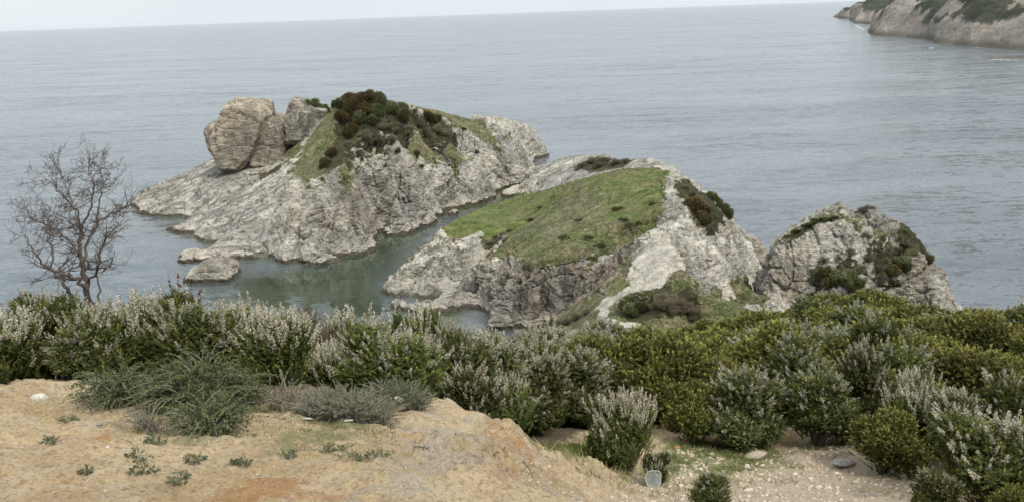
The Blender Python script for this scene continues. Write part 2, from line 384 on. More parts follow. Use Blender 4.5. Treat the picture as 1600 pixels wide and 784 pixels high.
# front shelves rise at once from the water
def off(p, dx, dy, z): return np.array([p[0] + dx, p[1] + dy, z])
front = list(isl[1:])
isl += [off(p, 0, -2.2, -4.) for p in front] + [off(isl[0], -4, 0, -4)]
S = [(215, 306, 1.6), (222, 295, 2.2), (255, 283, 4.0), (285, 272, 5.6), (336, 245, 8.6), (300, 300, 4.2), (260, 325, 1.6), (275, 352, 1.3), (320, 340, 2.4), (310, 366, 1.2), (290, 392, 1.0),
     (370, 300, 5.4), (420, 270, 7.4), (380, 350, 3.2), (330, 384, 1.4), (430, 330, 5.2), (400, 375, 2.0), (380, 395, 1.0), (440, 390, 2.0), (410, 255, 8.6), (440, 245, 9.8), (365, 262, 8.0),
     (449, 295, 8.8), (452, 325, 7.0), (462, 350, 5.2), (490, 372, 3.6), (505, 392, 1.8), (480, 395, 1.6), (525, 398, .9),
     (500, 300, 9.0), (530, 292, 9.8), (560, 300, 8.6), (530, 345, 5.2), (575, 345, 4.6), (590, 362, 1.8), (555, 372, 2.2), (510, 355, 4.6), (595, 322, 5.0), (580, 296, 8.0),
     (604, 300, 5.5), (615, 262, 8.8), (640, 255, 10.2), (690, 250, 9.2), (640, 300, 6.4), (675, 300, 5.4), (620, 325, 3.4), (685, 320, 2.0), (690, 280, 5.8),
     (705, 255, 6.2), (722, 240, 8.6), (755, 245, 7.8), (745, 285, 4.2), (772, 280, 3.4), (716, 300, 2.6), (770, 262, 5.2), (784, 268, 3.6), (775, 296, 1.2),
     (790, 232, 7.0), (810, 240, 5.6), (818, 268, 2.4), (780, 220, 8.6), (800, 262, 3.8),
     (470, 250, 11.), (500, 215, 14.2), (520, 178, 17.6), (526, 164, 18.6), (560, 157, 19.5), (590, 154, 20.0), (614, 158, 19.4), (645, 163, 18.0), (675, 169, 16.6), (707, 178, 14.8), (737, 188, 12.8),
     (480, 200, 14.0), (505, 180, 16.2), (460, 190, 13.0), (450, 205, 12.0), (545, 220, 15.2), (540, 260, 12.0), (490, 262, 11.), (600, 200, 16.4), (590, 235, 13.2), (650, 205, 14.2), (640, 235, 11.8), (700, 215, 12.0), (700, 232, 10.2), (750, 215, 10.4),
     (765, 205, 10.8), (800, 215, 8.8), (737, 186, 13.), (760, 182, 12.4), (786, 183, 11.2), (810, 188, 9.8), (827, 196, 8.0), (840, 209, 5.2), (850, 228, 2.6), (800, 200, 9.8), (820, 222, 5.6), (832, 240, 2.0)]
isl += [P(*q) for q in S]
for u, v, z, dy in ((222, 294, 2.2, 5), (255, 283, 4, 5), (285, 272, 5.6, 5), (336, 245, 8.6, 4), (400, 250, 8.8, 14), (450, 205, 12, 14), (505, 180, 16, 14), (560, 157, 19.5, 22), (614, 158, 19.4, 24), (675, 169, 16.6, 22), (737, 186, 13., 18), (786, 183, 11.2, 12), (827, 196, 8., 8)):
    q = P(u, v, z); s = (q[1] + dy) / q[1]; isl.append(np.array([q[0] * s, q[1] * s, z * .35])); s = (q[1] + dy * 1.4 + 3) / q[1]; isl.append(np.array([q[0] * s, q[1] * s, -4.]))
for u, v in ((205, 318), (857, 243), (855, 235)):
    q = P(u, v, 0); isl.append(np.array([q[0] * 1.03, q[1] * 1.03, -4.]))
POL_I = [('slab', [(195, 320), (225, 290), (336, 246), (410, 255), (445, 262), (448, 300), (440, 345), (470, 385), (480, 418), (365, 410), (270, 415), (290, 380), (240, 345)], 1),
         ('dry', [(449, 288), (470, 235), (500, 195), (522, 168), (560, 158), (614, 158), (650, 165), (600, 200), (560, 225), (520, 275), (480, 285)], 1.2),
         ('scrub', [(505, 275), (525, 180), (560, 158), (640, 170), (690, 180), (715, 220), (690, 235), (640, 232), (600, 238), (560, 255), (530, 262)], 1.6),
         ('dry', [(610, 160), (675, 169), (737, 188), (775, 208), (770, 228), (728, 208), (690, 182), (640, 168)], 1.5),
         ('dry', [(520, 262), (560, 250), (640, 230), (705, 222), (735, 250), (715, 270), (690, 256), (600, 262), (545, 290)], 2.),
         ('dry', [(745, 205), (790, 215), (780, 240), (745, 230)], 1.6),
         ('dry', [(420, 245), (455, 205), (470, 230), (450, 262)], 1.5),
         ('scrub', [(405, 268), (440, 252), (445, 262), (408, 282)], 1.0),
         ('tint', [(598, 352), (604, 310), (640, 318), (690, 318), (700, 345)], 1.5),
         ('tint', [(445, 300), (480, 310), (470, 360), (440, 350)], 1.5),
         ('tint', [(500, 345), (590, 355), (600, 385), (520, 390)], 1.5)]
island, FI = terrain_rock('rocky_island', isl, (-92, 22), (128, 275), .35, .22, .34, POL_I, cuts=(
    ([(600, 350), (592, 325), (578, 292)], 4.2, 6.5), ([(690, 333), (668, 300), (645, 268)], 4.2, 6.5), ([(785, 298), (768, 268), (744, 240)], 4.2, 6.5), ([(532, 389), (508, 374), (484, 345), (458, 308)], 2.6, 2.6),
    ([(597, 376), (576, 346), (556, 310)], 3, 3.6), ([(823, 287), (814, 264), (800, 240)], 4, 5), ([(838, 262), (824, 245), (815, 225)], 3.5, 4), ([(640, 346), (632, 310), (620, 280)], 2.2, 2.2), ([(740, 320), (722, 285), (712, 262)], 2, 2.),
    ([(420, 405), (400, 380), (390, 350)], 2, 1.2), ([(300, 378), (330, 360), (360, 345)], 2.5, 1.), ([(275, 400), (320, 388), (360, 380)], 2, .8)))
tag(island, 'largest rocky islet with a long sloping limestone shelf and scrub covered crest', 'rock islet')

# ---- the grass topped promontory in the middle
pr = [P(u, v, 0) for u, v in ((593, 436), (600, 457), (625, 466), (651, 471), (690, 464), (742, 450), (745, 468), (752, 480), (773, 499), (800, 514), (830, 518), (852, 517))]
pr += [off(p, -.2, -2, -4) for p in pr]
S = [(600, 440, 1.4), (625, 413, 2.4), (651, 387, 3.4), (679, 359, 4.6), (700, 346, 5.0), (720, 337, 5.2), (760, 320, 5.4), (800, 308, 5.8), (838, 301, 6.2),
     (610, 455, 1.6), (650, 462, 2.0), (640, 435, 3.2), (690, 450, 2.8), (735, 440, 3.0), (680, 410, 4.0), (740, 400, 4.4), (700, 430, 3.8), (665, 390, 2.9), (715, 382, 2.9), (750, 368, 4.9), (690, 370, 4.9), (720, 373, 4.6), (760, 385, 3.6), (735, 420, 3.2),
     (773, 378, 4.6), (800, 363, 5.0), (830, 350, 6.0), (760, 350, 5.4), (800, 332, 5.9),
     (746, 410, 4.6), (749, 425, 4.4), (781, 421, 5.5), (810, 416, 6.3), (837, 411, 7.05), (896, 403, 7.8), (955, 391, 8.3), (990, 382, 8.8), (765, 396, 5.6), (800, 375, 6.8), (840, 355, 8.6),
     (751, 455, 2.3), (773, 482, 1.2), (800, 500, 1.8), (850, 470, 3.6), (900, 440, 5.2), (785, 460, 3.8), (850, 505, 1.2),
     (880, 370, 9.2), (900, 330, 10.2), (860, 330, 8.8), (860, 305, 8.6), (900, 290, 11.), (950, 350, 10.6), (1000, 340, 11.6), (950, 280, 12.4), (1000, 275, 13.), (1043, 275, 13.3), (990, 300, 12.6), (1030, 310, 12.8),
     (1000, 372, 9.6), (1022, 360, 11.4), (1040, 330, 12.6), (1048, 305, 13.0),
     (844, 300, 3.0), (838, 285, 3.0), (836, 262, 3.4), (850, 272, 5.0), (879, 245, 6.0), (911, 239, 7.8), (954, 239, 9.6), (994, 247, 11.6), (1018, 243, 13.4), (1041, 250, 13.4), (900, 270, 7.8), (880, 288, 7.0), (950, 258, 9.2), (930, 272, 9.5), (985, 262, 12.2),
     (1073, 276, 12.8), (1105, 304, 11.8), (1140, 340, 8.2), (1164, 369, 4.2), (1060, 268, 13.4), (1050, 290, 13.2),
     (1041, 378, 11.6), (1060, 350, 12.4), (1060, 395, 12.1), (1073, 420, 12.1), (1078, 434, 11.9), (1030, 448, 11.0), (986, 458, 10.0), (980, 424, 10.0), (998, 398, 10.4), (1020, 385, 10.9), (1030, 415, 11.2), (960, 438, 9.2), (972, 405, 8.9),
     (945, 460, 8.6), (900, 478, 6.2), (862, 508, 3.0), (880, 500, 4.6), (920, 478, 7.2), (900, 510, 6.6), (872, 524, 5.0), (930, 490, 8.2),
     (940, 505, 8.4), (960, 480, 8.9), (1000, 510, 8.6), (1060, 512, 8.4), (985, 480, 8.9), (1010, 468, 9.8), (1050, 475, 9.6), (1090, 480, 8.4), (1080, 500, 8.2), (1040, 455, 11.0), (1090, 450, 10.4), (950, 520, 8.2), (1020, 525, 8.2), (1100, 520, 7.6),
     (1085, 410, 11.4), (1100, 440, 9.6), (1120, 400, 9.2), (1110, 350, 11.4), (1085, 340, 12.4), (1130, 380, 8.6), (1150, 410, 5.4), (1130, 440, 6.6), (1110, 480, 6.6), (1170, 435, 2.6), (1165, 400, 4.0), (1130, 470, 5.0), (1145, 500, 4.6), (1120, 330, 11.),
     (1150, 455, 3.4), (1165, 462, 3.8), (1190, 462, 4.4), (1205, 462, 4.8), (1175, 480, 4.2), (1200, 500, 4.2), (1250, 500, 4.6)]
pr += [P(*q) for q in S]
pr += [P(u, v, 0) for u, v in ((1188, 433), (1186, 425), (1178, 395))]
for u, v, z, dy, z2 in ((600, 440, 1.4, 3, -4), (625, 413, 2.4, 3.2, -4), (651, 387, 3.4, 3.5, -4), (679, 359, 4.6, 4, -4), (720, 337, 5.2, 5, -4), (760, 320, 5.4, 6, -4), (800, 308, 5.8, 6, -4), (836, 262, 3.4, 5, -4), (879, 245, 6, 8, -4), (911, 239, 7.8, 11, -4), (954, 239, 9.6, 15, -4), (994, 247, 11.6, 18, -4), (1018, 243, 13.4, 20, -4), (1041, 250, 13.4, 20, -4), (1073, 276, 12.8, 17, -4), (1105, 304, 11.8, 17, -4), (1140, 340, 8.2, 10, -4), (1164, 369, 4.2, 7, -4), (1200, 425, 0, 4, -4), (1200, 450, 3, 8, -3)):
    q = P(u, v, z); s = (q[1] + dy) / q[1]; pr.append(np.array([q[0] * s, q[1] * s, z2]))
for x, y, z in ((-4, 95, -4), (-3, 100, -4), (.5, 104, -4), (-8, 112, -4), (-6, 108, -4), (-4, 104, -4), (-12, 117, -4), (-7.5, 116.5, -4), (-1.5, 106, -4), (1, 88, 3), (4, 76, 10), (2, 72, 9), (10, 68, 12), (20, 68, 12), (26, 78, 8), (34, 84, 3), (33, 95, 3), (-1, 84, -4), (-2, 74, -4), (0, 66, 4), (12, 58, 13), (24, 60, 12), (34, 72, 6), (6, 60, 12)):
    pr.append(np.array([x, y, z], float))
POL_P = [('slab', [(838, 262), (880, 244), (960, 240), (1020, 243), (1040, 268), (880, 288), (845, 300)], 1), ('slab', [(595, 440), (650, 388), (690, 372), (740, 385), (742, 445), (690, 462), (620, 466)], 1),
         ('flute', [(745, 430), (800, 408), (990, 378), (985, 440), (900, 500), (850, 530), (745, 530)], 1),
         ('green', [(676, 362), (720, 337), (760, 320), (838, 301), (880, 288), (950, 268), (1045, 270), (1037, 300), (1035, 340), (1015, 372), (985, 385), (955, 385), (900, 396), (840, 402), (780, 372), (760, 378), (752, 366), (690, 366)], .5),
         ('dry', [(744, 426), (748, 405), (800, 372), (850, 335), (905, 288), (940, 300), (940, 340), (985, 345), (1000, 375), (955, 391), (896, 404), (837, 412), (781, 422)], 1.0),
         ('dry', [(782, 380), (800, 362), (850, 335), (845, 350), (800, 378)], .7),
         ('dry', [(862, 506), (900, 477), (945, 458), (975, 405), (986, 400), (978, 430), (985, 460), (1000, 480), (1080, 485), (1120, 505), (1120, 530), (1060, 560), (860, 560)], 1.0),
         ('green', [(930, 490), (950, 460), (968, 440), (980, 430), (986, 462), (960, 480), (950, 505), (1000, 512), (1060, 512), (1060, 525), (930, 525)], .5),
         ('dry', [(0, 66, 0), (4, 90, 0), (30, 88, 0), (30, 60, 0)], 1.0),
         ('sand', [(983, 424), (998, 400), (1030, 380), (1040, 372), (1048, 378), (1072, 416), (1078, 433), (1030, 448), (990, 458)], .3),
         ('sand', [(946, 467), (975, 458), (1000, 452), (992, 466), (962, 471), (950, 484), (953, 495), (966, 503), (1000, 506), (1000, 513), (955, 513), (936, 501), (932, 482)], .3),
         ('sand', [(678, 365), (690, 362), (755, 366), (750, 371), (690, 374)], .3),
         ('sand', [(1020, 382), (1010, 362), (1035, 352), (1045, 372), (1035, 384)], .25),
         ('scrub', [(895, 262), (935, 244), (990, 250), (975, 262), (930, 270)], .8),
         ('scrub', [(1055, 290), (1075, 290), (1115, 320), (1135, 350), (1115, 380), (1080, 345)], .9),
         ('scrub', [(760, 392), (752, 372), (790, 368), (778, 384)], .6),
         ('scrub', [(955, 495), (985, 468), (1060, 460), (1090, 480), (1090, 505), (1000, 505)], .8),
         ('dry', [(1105, 470), (1145, 448), (1210, 455), (1200, 480), (1120, 500)], .8),
         ('tint', [(748, 430), (800, 412), (860, 402), (860, 525), (745, 520)], 1.0), ('stain', [(822, 404), (860, 402), (990, 380), (985, 430), (880, 520), (800, 525), (812, 470)], 1.5)]
promontory, FP = terrain_rock('rocky_promontory', pr, (-25, 62), (56, 225), .33, .19, .4, POL_P, cuts=(
    ([(-5.9, 120), (-5.6, 125), (-4.2, 133)], 1.5, 4.), ([(700, 462), (706, 420), (722, 388)], 2.2, 1.5), ([(640, 458), (650, 425), (672, 392)], 2.5, 1.5), ([(860, 516), (850, 470), (845, 425)], 1.6, 2.5), ([(800, 514), (810, 470), (818, 430)], 1.2, 1.5),
    ([(1186, 432), (1150, 395), (1120, 350)], 2.5, 2), ([(1140, 470), (1110, 420), (1090, 380)], 2, 1.6), ([(1160, 455), (1135, 420), (1125, 390)], 1.8, 1.5)))
tag(promontory, 'middle limestone promontory with a green grass top, bare sandy patch and dark cliff', 'promontory')

# ---- the stack on the right
S = [(1202, 398, 7.6), (1217, 380, 9.4), (1252, 358, 11.2), (1283, 338, 12.8), (1320, 328, 13.6), (1356, 326, 13.8), (1367, 337, 13.), (1371, 354, 11.4), (1383, 362, 11.0), (1409, 356, 11.2), (1423, 367, 10.6), (1449, 395, 8.8), (1466, 411, 7.4),
     (1202, 455, 4.8), (1230, 440, 6.2), (1240, 400, 8.8), (1290, 365, 11.2), (1340, 365, 11.4), (1300, 400, 8.8), (1350, 400, 8.2), (1300, 440, 6.0), (1380, 400, 8.8), (1420, 400, 8.6), (1350, 450, 5.0), (1400, 440, 5.6), (1440, 430, 6.2),
     (1258, 466, 4.8), (1200, 470, 4.2), (1474, 434, 5.0), (1476, 470, 1.8), (1476, 480, 1.6), (1505, 494, .5), (1450, 470, 3.0), (1400, 480, 3.6), (1300, 480, 4.6), (1230, 500, 3.0), (1320, 510, 3.0), (1440, 505, 1.2)]
st = [P(*q) for q in S]
for u, v, z, dy in ((1202, 398, 7.6, 5), (1217, 380, 9.4, 7), (1252, 358, 11.2, 9), (1283, 338, 12.8, 10), (1320, 328, 13.6, 10), (1356, 326, 13.8, 10), (1367, 337, 13., 9), (1383, 362, 11.0, 8), (1409, 356, 11.2, 8), (1423, 367, 10.6, 7), (1449, 395, 8.8, 6), (1466, 411, 7.4, 4), (1505, 494, .5, 4), (1477, 470, 1.8, 3)):
    q = P(u, v, z); s = (q[1] + dy * .5) / q[1]; st.append(np.array([q[0] * s, q[1] * s, z * .97])); s = (q[1] + dy) / q[1]; st.append(np.array([q[0] * s, q[1] * s, -4.]))
q = P(1512, 497, 0); st += [off(q, 1.5, 0, -4), off(q, 0, -3, -4), off(q, -6, -9, -4), off(q, -20, -15, -4), off(q, -26, -14, -4)]
q = P(1202, 460, 0); st += [off(q, -3, -6, -4), off(q, -3, 4, -4)]
POL_S = [('dry', [(1215, 385), (1283, 337), (1310, 330), (1335, 335), (1300, 352), (1240, 385)], .7),
         ('dry', [(1300, 350), (1350, 350), (1400, 372), (1450, 395), (1400, 420), (1310, 410)], 2.), ('scrub', [(1265, 462), (1285, 422), (1320, 410), (1345, 425), (1400, 405), (1450, 403), (1460, 420), (1430, 435), (1370, 442), (1340, 466)], 1.0),
         ('scrub', [(1225, 382), (1283, 340), (1300, 345), (1240, 380)], .6),
         ('tint', [(1200, 400), (1260, 390), (1260, 470), (1200, 470)], 1.0), ('tint', [(1400, 445), (1475, 420), (1480, 480), (1400, 490)], 1.0)]
stack, FS = terrain_rock('rock_stack', st, (18, 62), (84, 128), .3, .18, .4, POL_S)
tag(stack, 'rounded limestone stack with dark scrub on its face, right of the promontory', 'rock stack')

# ---- free standing rocks built from hulls
def hull_rock(name, groups, vox, label, cat, mat=M_rock, amp=.85, sc=.8, stain=None, cut=-1.5, group=None):
    Vs, Fs, n = [], [], 0
    for pts in groups:
        bm = bmesh.new()
        for p in pts: bm.verts.new(p)
        r = bmesh.ops.convex_hull(bm, input=bm.verts)
        bmesh.ops.delete(bm, geom=[e for e in r['geom_interior'] if isinstance(e, bmesh.types.BMVert)], context='VERTS')
        bmesh.ops.triangulate(bm, faces=bm.faces[:]); bm.verts.index_update()
        Vs += [v.co[:] for v in bm.verts]; Fs += [[v.index + n for v in f.verts] for f in bm.faces]; n = len(Vs); bm.free()
    me = remesh(np.array(Vs), np.array(Fs), vox, cut); co, no = vn(me)
    # round the hull's edges
    bm = bmesh.new(); bm.from_mesh(me)
    for _ in range(1): bmesh.ops.smooth_vert(bm, verts=bm.verts, factor=.5, use_axis_x=True, use_axis_y=True, use_axis_z=True)
    bm.to_mesh(me); bm.free()
    co, no = rockify(me, np.zeros(len(me.vertices)), amp, sc)
    for k in ('green', 'dry', 'scrub', 'sand'): attr(me, k, np.zeros(len(co)))
    attr(me, 'stain', np.full(len(co), .35 if stain is None else stain)); me.materials.append(mat)
    o = link(name, me); return tag(o, label, cat, group)
def slab(outline, Y, depth, k=.84):               # outline in the picture at distance Y, real depth
    pts = [PY(u, v, Y) for u, v in outline]; c = np.mean(pts, 0); r = list(pts)
    for s in (-1, 1):
        for p in pts: q = c + (p - c) * k; q[1] += s * depth * .5; r.append(q)
        for p in pts: q = c + (p - c) * .97; q[1] += s * depth * .28; r.append(q)
    return r
hull_rock('boulder', [slab([(349, 180), (361, 157), (392, 156), (417, 160), (423, 178), (414, 214), (404, 242), (380, 267), (350, 265), (340, 240), (336, 214)], 196, 11, .86),
                      slab([(327, 204), (331, 193), (350, 186), (354, 250), (345, 248), (335, 234)], 194.5, 7, .85),
                      slab([(404, 190), (424, 178), (436, 185), (450, 192), (458, 262), (398, 262)], 199, 12, .8)], .2,
          'huge rounded tan boulder standing at the left end of the largest islet', 'boulder', M_tan, .6, 1.1, .1)
hull_rock('rock_spire', [slab([(448, 225), (449, 176), (455, 158), (463, 151), (476, 155), (482, 190), (478, 225)], 196, 6, .8),
                         slab([(470, 222), (474, 156), (500, 164), (516, 168), (512, 195), (490, 220)], 199, 7, .8)], .2,
          'pointed rock spire between the big boulder and the scrubby crest', 'rock', amp=.5, sc=1.3)
def water_rock(name, outline, Y, depth, label, vox=.2, amp=.5):
    g = slab(outline, Y, depth); lo = [np.array([p[0], p[1], -2.]) for p in g]
    return hull_rock(name, [g + lo], vox, label, 'rock', amp=amp, sc=1.6)
Ya = P(330, 440, 0)[1]
water_rock('rock', [(290, 432), (300, 420), (325, 407), (350, 405), (366, 412), (371, 428), (368, 442), (320, 444), (292, 440)], Ya + 3, 7, 'low rounded rock in the water in front of the largest islet')
Ya = P(1180, 415, 0)[1]
water_rock('rock', [(1168, 372), (1180, 371), (1192, 386), (1196, 404), (1192, 416), (1172, 414), (1165, 395)], Ya + 3, 7, 'rounded dark edged rock at the right tip of the promontory')
Ya = P(735, 480, 0)[1]
water_rock('rock', [(722, 478), (728, 468), (744, 465), (752, 480), (756, 500), (745, 506), (730, 495)], Ya + 1, 4, 'low rock in the shallow inlet at the foot of the dark cliff')
for u, v, a, b, c_ in ((810, 296, 16, 6, 'first'), (795, 302, 14, 5, 'x'), (826, 290, 14, 5, 'x'), (812, 302, 12, 5, 'x')):
    Ya = P(u, v + b, 0)[1]
    o = water_rock('rock', [(u - a, v + b), (u - a * .7, v - b * .3), (u, v - b), (u + a * .7, v - b * .5), (u + a, v + b)], Ya + 1.5, 4, 'dark low rock closing the back of the narrow channel', .25)
    o['group'] = 'low rocks at the back of the channel'

# ------------------------------------------------------------------ far headland
M_far = rock_mat('headland_rock', pale=(.4, .36, .31), grey=(.2, .18, .155), sc=.1, ochre=.5, woods=True)
hl = [P(u, v, 0) for u, v in ((1299, 27), (1332, 31), (1333, 37), (1362, 39), (1353, 49), (1366, 56), (1420, 60), (1459, 62), (1456, 67), (1480, 70), (1560, 76), (1600, 79), (1680, 86), (1800, 96))]
hl += [off(p, -12, -10, -14) for p in hl[:]] 
def back(u, v, z, n=0): return P(u, v, z)
vw_u, vw_v = [1299, 1332, 1362, 1366, 1420, 1459, 1480, 1560, 1600, 1680, 1800], [27, 31, 39, 56, 60, 62, 70, 76, 79, 86, 96]
for u, v, dy in ((1305, 25, 20), (1320, 18, 40), (1338, 7, 70), (1352, -3, 110), (1345, 25, 20), (1355, 22, 45), (1372, 50, 15), (1385, 36, 40), (1400, 20, 70), (1420, 53, 15), (1430, 38, 45), (1440, 15, 80), (1400, 2, 120), (1470, 50, 18), (1485, 35, 45), (1500, 12, 90), (1480, -4, 150),
                 (1540, 66, 8), (1540, 48, 25), (1560, 30, 50), (1570, 8, 85), (1560, -12, 140), (1600, 66, 10), (1600, 48, 28), (1620, 25, 50), (1640, 0, 90), (1620, -20, 140), (1700, 60, 20), (1720, 20, 60), (1750, -20, 120), (1520, 64, 8), (1450, 57, 6)):
    hl.append(PY(u, v, P(u, float(np.interp(u, vw_u, vw_v)), 0)[1] + dy))
for x, y, z in ((1000, 2240, 40), (980, 2000, 52), (950, 1700, 66), (900, 1400, 66), (850, 1200, 60), (800, 1000, 56), (1200, 1000, 80), (1300, 2000, 70), (800, 2600, -10), (1000, 3000, -10), (1500, 2500, 30), (700, 700, 56), (1100, 600, 70), (780, 480, 30)):
    hl.append(np.array([x, y, z], float))
xs = np.arange(250, 1400, 5.); ys = np.arange(350, 2700, 7.)
fh = Field(hl, xs, ys, -14, 1.2)
X, Y = np.meshgrid(xs, ys); V = np.stack([X.ravel(), Y.ravel(), fh.Z.ravel()], 1)
q = V / 1.0
am = sstep(-3, 8, V[:, 2])
V[:, 2] += am * (7 * (ridged(q * .012, 4) - .3) + 2.2 * fbm(q * .06, 3)); V[:, 0] += am * 9 * fbm(q * .02 + 5, 3); V[:, 1] += am * 9 * fbm(q * .02 + 9, 3)
me = mesh_np('headland', V, grid_faces(len(xs), len(ys)), M_far, True)
gy, gx = np.gradient(V[:, 2].reshape(X.shape), 7., 5.); nzv = 1 / np.sqrt(1 + gx ** 2 + gy ** 2)
vg = sstep(.66, .9, nzv.ravel() + .5 * fbm(q * .018 + 3, 4, .6)) * sstep(11, 20, V[:, 2] + 7 * fbm(q * .02, 3)) * .8 + sstep(28, 36, V[:, 2] + 14 * fbm(q * .016 + 7, 3)); vg = np.clip(vg, 0, 1)
for k in ('green', 'dry', 'sand'): attr(me, k, np.zeros(len(V)))
attr(me, 'scrub', vg); attr(me, 'stain', np.full(len(V), .35))
tag(link('headland', me), 'distant limestone headland with dark woods on top, across the bay', kind='structure')
for (u, v, a, b) in ((1560, 90.5, 40, 1.2), ):
    Ya = P(u, v + b, 0)[1]; g = []
    c = P(u + 20, v, 0)
    g = [c + np.array([math.cos(t) * 15, math.sin(t) * 4, zz]) for t in np.linspace(0, 6.1, 9) for zz in (-2, .1)] + [c + np.array([3, 0, .45])]
    hull_rock('reef', [g], .6, 'low dark reef awash near the far headland', 'reef', amp=.5, sc=.5, stain=1, mat=M_far)

# ------------------------------------------------------------------ sea
def axis(segs):                                  # [(start, end, step), ...]
    r = []
    for a, b, s in segs: r += list(np.arange(a, b - 1e-6, s))
    return np.array(r + [segs[-1][1]])
xs = np.concatenate([-np.geomspace(40000, 110, 26), axis([(-100, 70, 1.)]), np.geomspace(80, 40000, 28)])
ys = np.concatenate([-np.geomspace(20000, 10, 12), axis([(20, 270, 1.2)]), np.geomspace(285, 60000, 34)])
X, Y = np.meshgrid(xs, ys); x, y = X.ravel(), Y.ravel()
land = np.zeros(len(x)); deepr = np.zeros(len(x))
def landmask():
    gx_ = np.arange(-110, 80, 1.); gy_ = np.arange(50, 280, 1.); GX, GY = np.meshgrid(gx_, gy_); m_ = np.zeros(GX.shape)
    for f in (FI, FP, FS):
        ins = (GX > f.xs[0]) & (GX < f.xs[-1]) & (GY > f.ys[0]) & (GY < f.ys[-1])
        m_ = np.maximum(m_, (ins & (f.h(GX.ravel(), GY.ravel()).reshape(GX.shape) > 0)).astype(float))
    return gx_, gy_, m_
gx_, gy_, lm = landmask()
class G: pass
sf = Field.__new__(Field); sf.xs, sf.ys = gx_, gy_; sf.Z = np.maximum(blur(lm, 3.0), .8 * blur(lm, 9.0))
ins = (x > -109) & (x < 78) & (y > 51) & (y < 278)
sh = np.where(ins, sf.h(x, y), 0)
inlet = np.zeros(len(x)) + sstep(-2, 6, polysd([P(660, 500, 0), P(655, 474, 0), P(740, 452, 0), P(745, 500, 0), P(760, 560, 0), P(650, 560, 0)], x, y))
chan = sstep(-8, 10, polysd([P(340, 440, 0), P(480, 415, 0), P(605, 350, 0), P(760, 305, 0), P(850, 285, 0), P(830, 310, 0), P(690, 340, 0), P(600, 440, 0), P(650, 520, 0), P(420, 520, 0)], x, y))
me = mesh_np('sea', np.stack([x, y, np.zeros(len(x))], 1), grid_faces(len(xs), len(ys)), None, True)
attr(me, 'shallow', np.clip(sh, 0, 1)); attr(me, 'inlet', inlet); attr(me, 'channel', chan)
m = Mat('sea_water'); p = m.pos(); sx, sy, sz = m.sep(p)
deep = m.mix(m.rng(m.noise(m.pos((.006, .016, 1), (0, 0, .12)), 1, 6, .62), .38, .62), (.08, .1, .108), (.125, .142, .15))
sh_, inl, cha = m.at('shallow'), m.at('inlet'), m.at('channel')
c = m.mix(m.rng(cha, .1, .8, 0, .92), deep, (.026, .042, .02))  # channel in darker green: the cliffs' dark reflection is partly put into the colour
bed = m.mix(m.rng(m.noise(p, .35, 7, .65), .42, .58), (.035, .045, .02), (.1, .105, .045))
c = m.mix(m.math('MULTIPLY', m.rng(sh_, .28, .55), m.rng(m.noise(p, .12, 5), .3, .62, .2, .9)), c, (.07, .085, .045))
c = m.mix(m.rng(inl, .1, .9), c, bed)
calm = m.math('MULTIPLY', m.rng(cha, .15, .7, 1, .12), m.rng(inl, .1, .8, 1, .12))
patch = m.rng(m.noise(m.pos((.004, .011, 1), (0, 0, .1)), 1, 6, .62), .38, .62, .5, 1.45)
def slope(vec, scale, det, rough, amp):          # a wave slope, the same near and far
    n = m.n('TexNoise'); m.l(vec, n.inputs['Vector']); n.inputs['Scale'].default_value = scale; n.inputs['Detail'].default_value = det; n.inputs['Roughness'].default_value = rough
    v = m.n('VectorMath', operation='SUBTRACT'); m.l(n.outputs['Color'], v.inputs[0]); v.inputs[1].default_value = (.5, .5, .5)
    w_ = m.n('VectorMath', operation='SCALE'); m.l(v.outputs[0], w_.inputs[0]); w_.inputs['Scale'].default_value = amp; return w_.outputs[0]
def vadd(a_, b_): n = m.n('VectorMath', operation='ADD'); m.l(a_, n.inputs[0]); m.l(b_, n.inputs[1]); return n.outputs[0]
wv = vadd(slope(m.pos((.5, 1., 1), (0, 0, math.radians(-18))), .5, 5, .62, .75), slope(m.pos((.6, 1., 1), (0, 0, .3)), 2.2, 5, .7, .75))
wv = vadd(wv, slope(m.pos((.25, 1., 1), (0, 0, math.radians(-10))), .09, 4, .6, .45))
wc = m.n('VectorMath', operation='SCALE'); m.l(wv, wc.inputs[0]); m.l(m.math('MULTIPLY', calm, patch), wc.inputs['Scale'])
wm = m.n('VectorMath', operation='MULTIPLY'); m.l(wc.outputs[0], wm.inputs[0]); wm.inputs[1].default_value = (1, 1, 0)
up_ = m.n('CombineXYZ'); up_.inputs[2].default_value = 1.
wn = m.n('VectorMath', operation='NORMALIZE'); m.l(vadd(wm.outputs[0], up_.outputs[0]), wn.inputs[0])
m.done(c, m.rng(cha, .1, .8, .16, .05), wn.outputs[0], .5); m.b.inputs['IOR'].default_value = 1.333
me.materials.append(m.m)
sea = tag(link('sea', me), kind='structure')

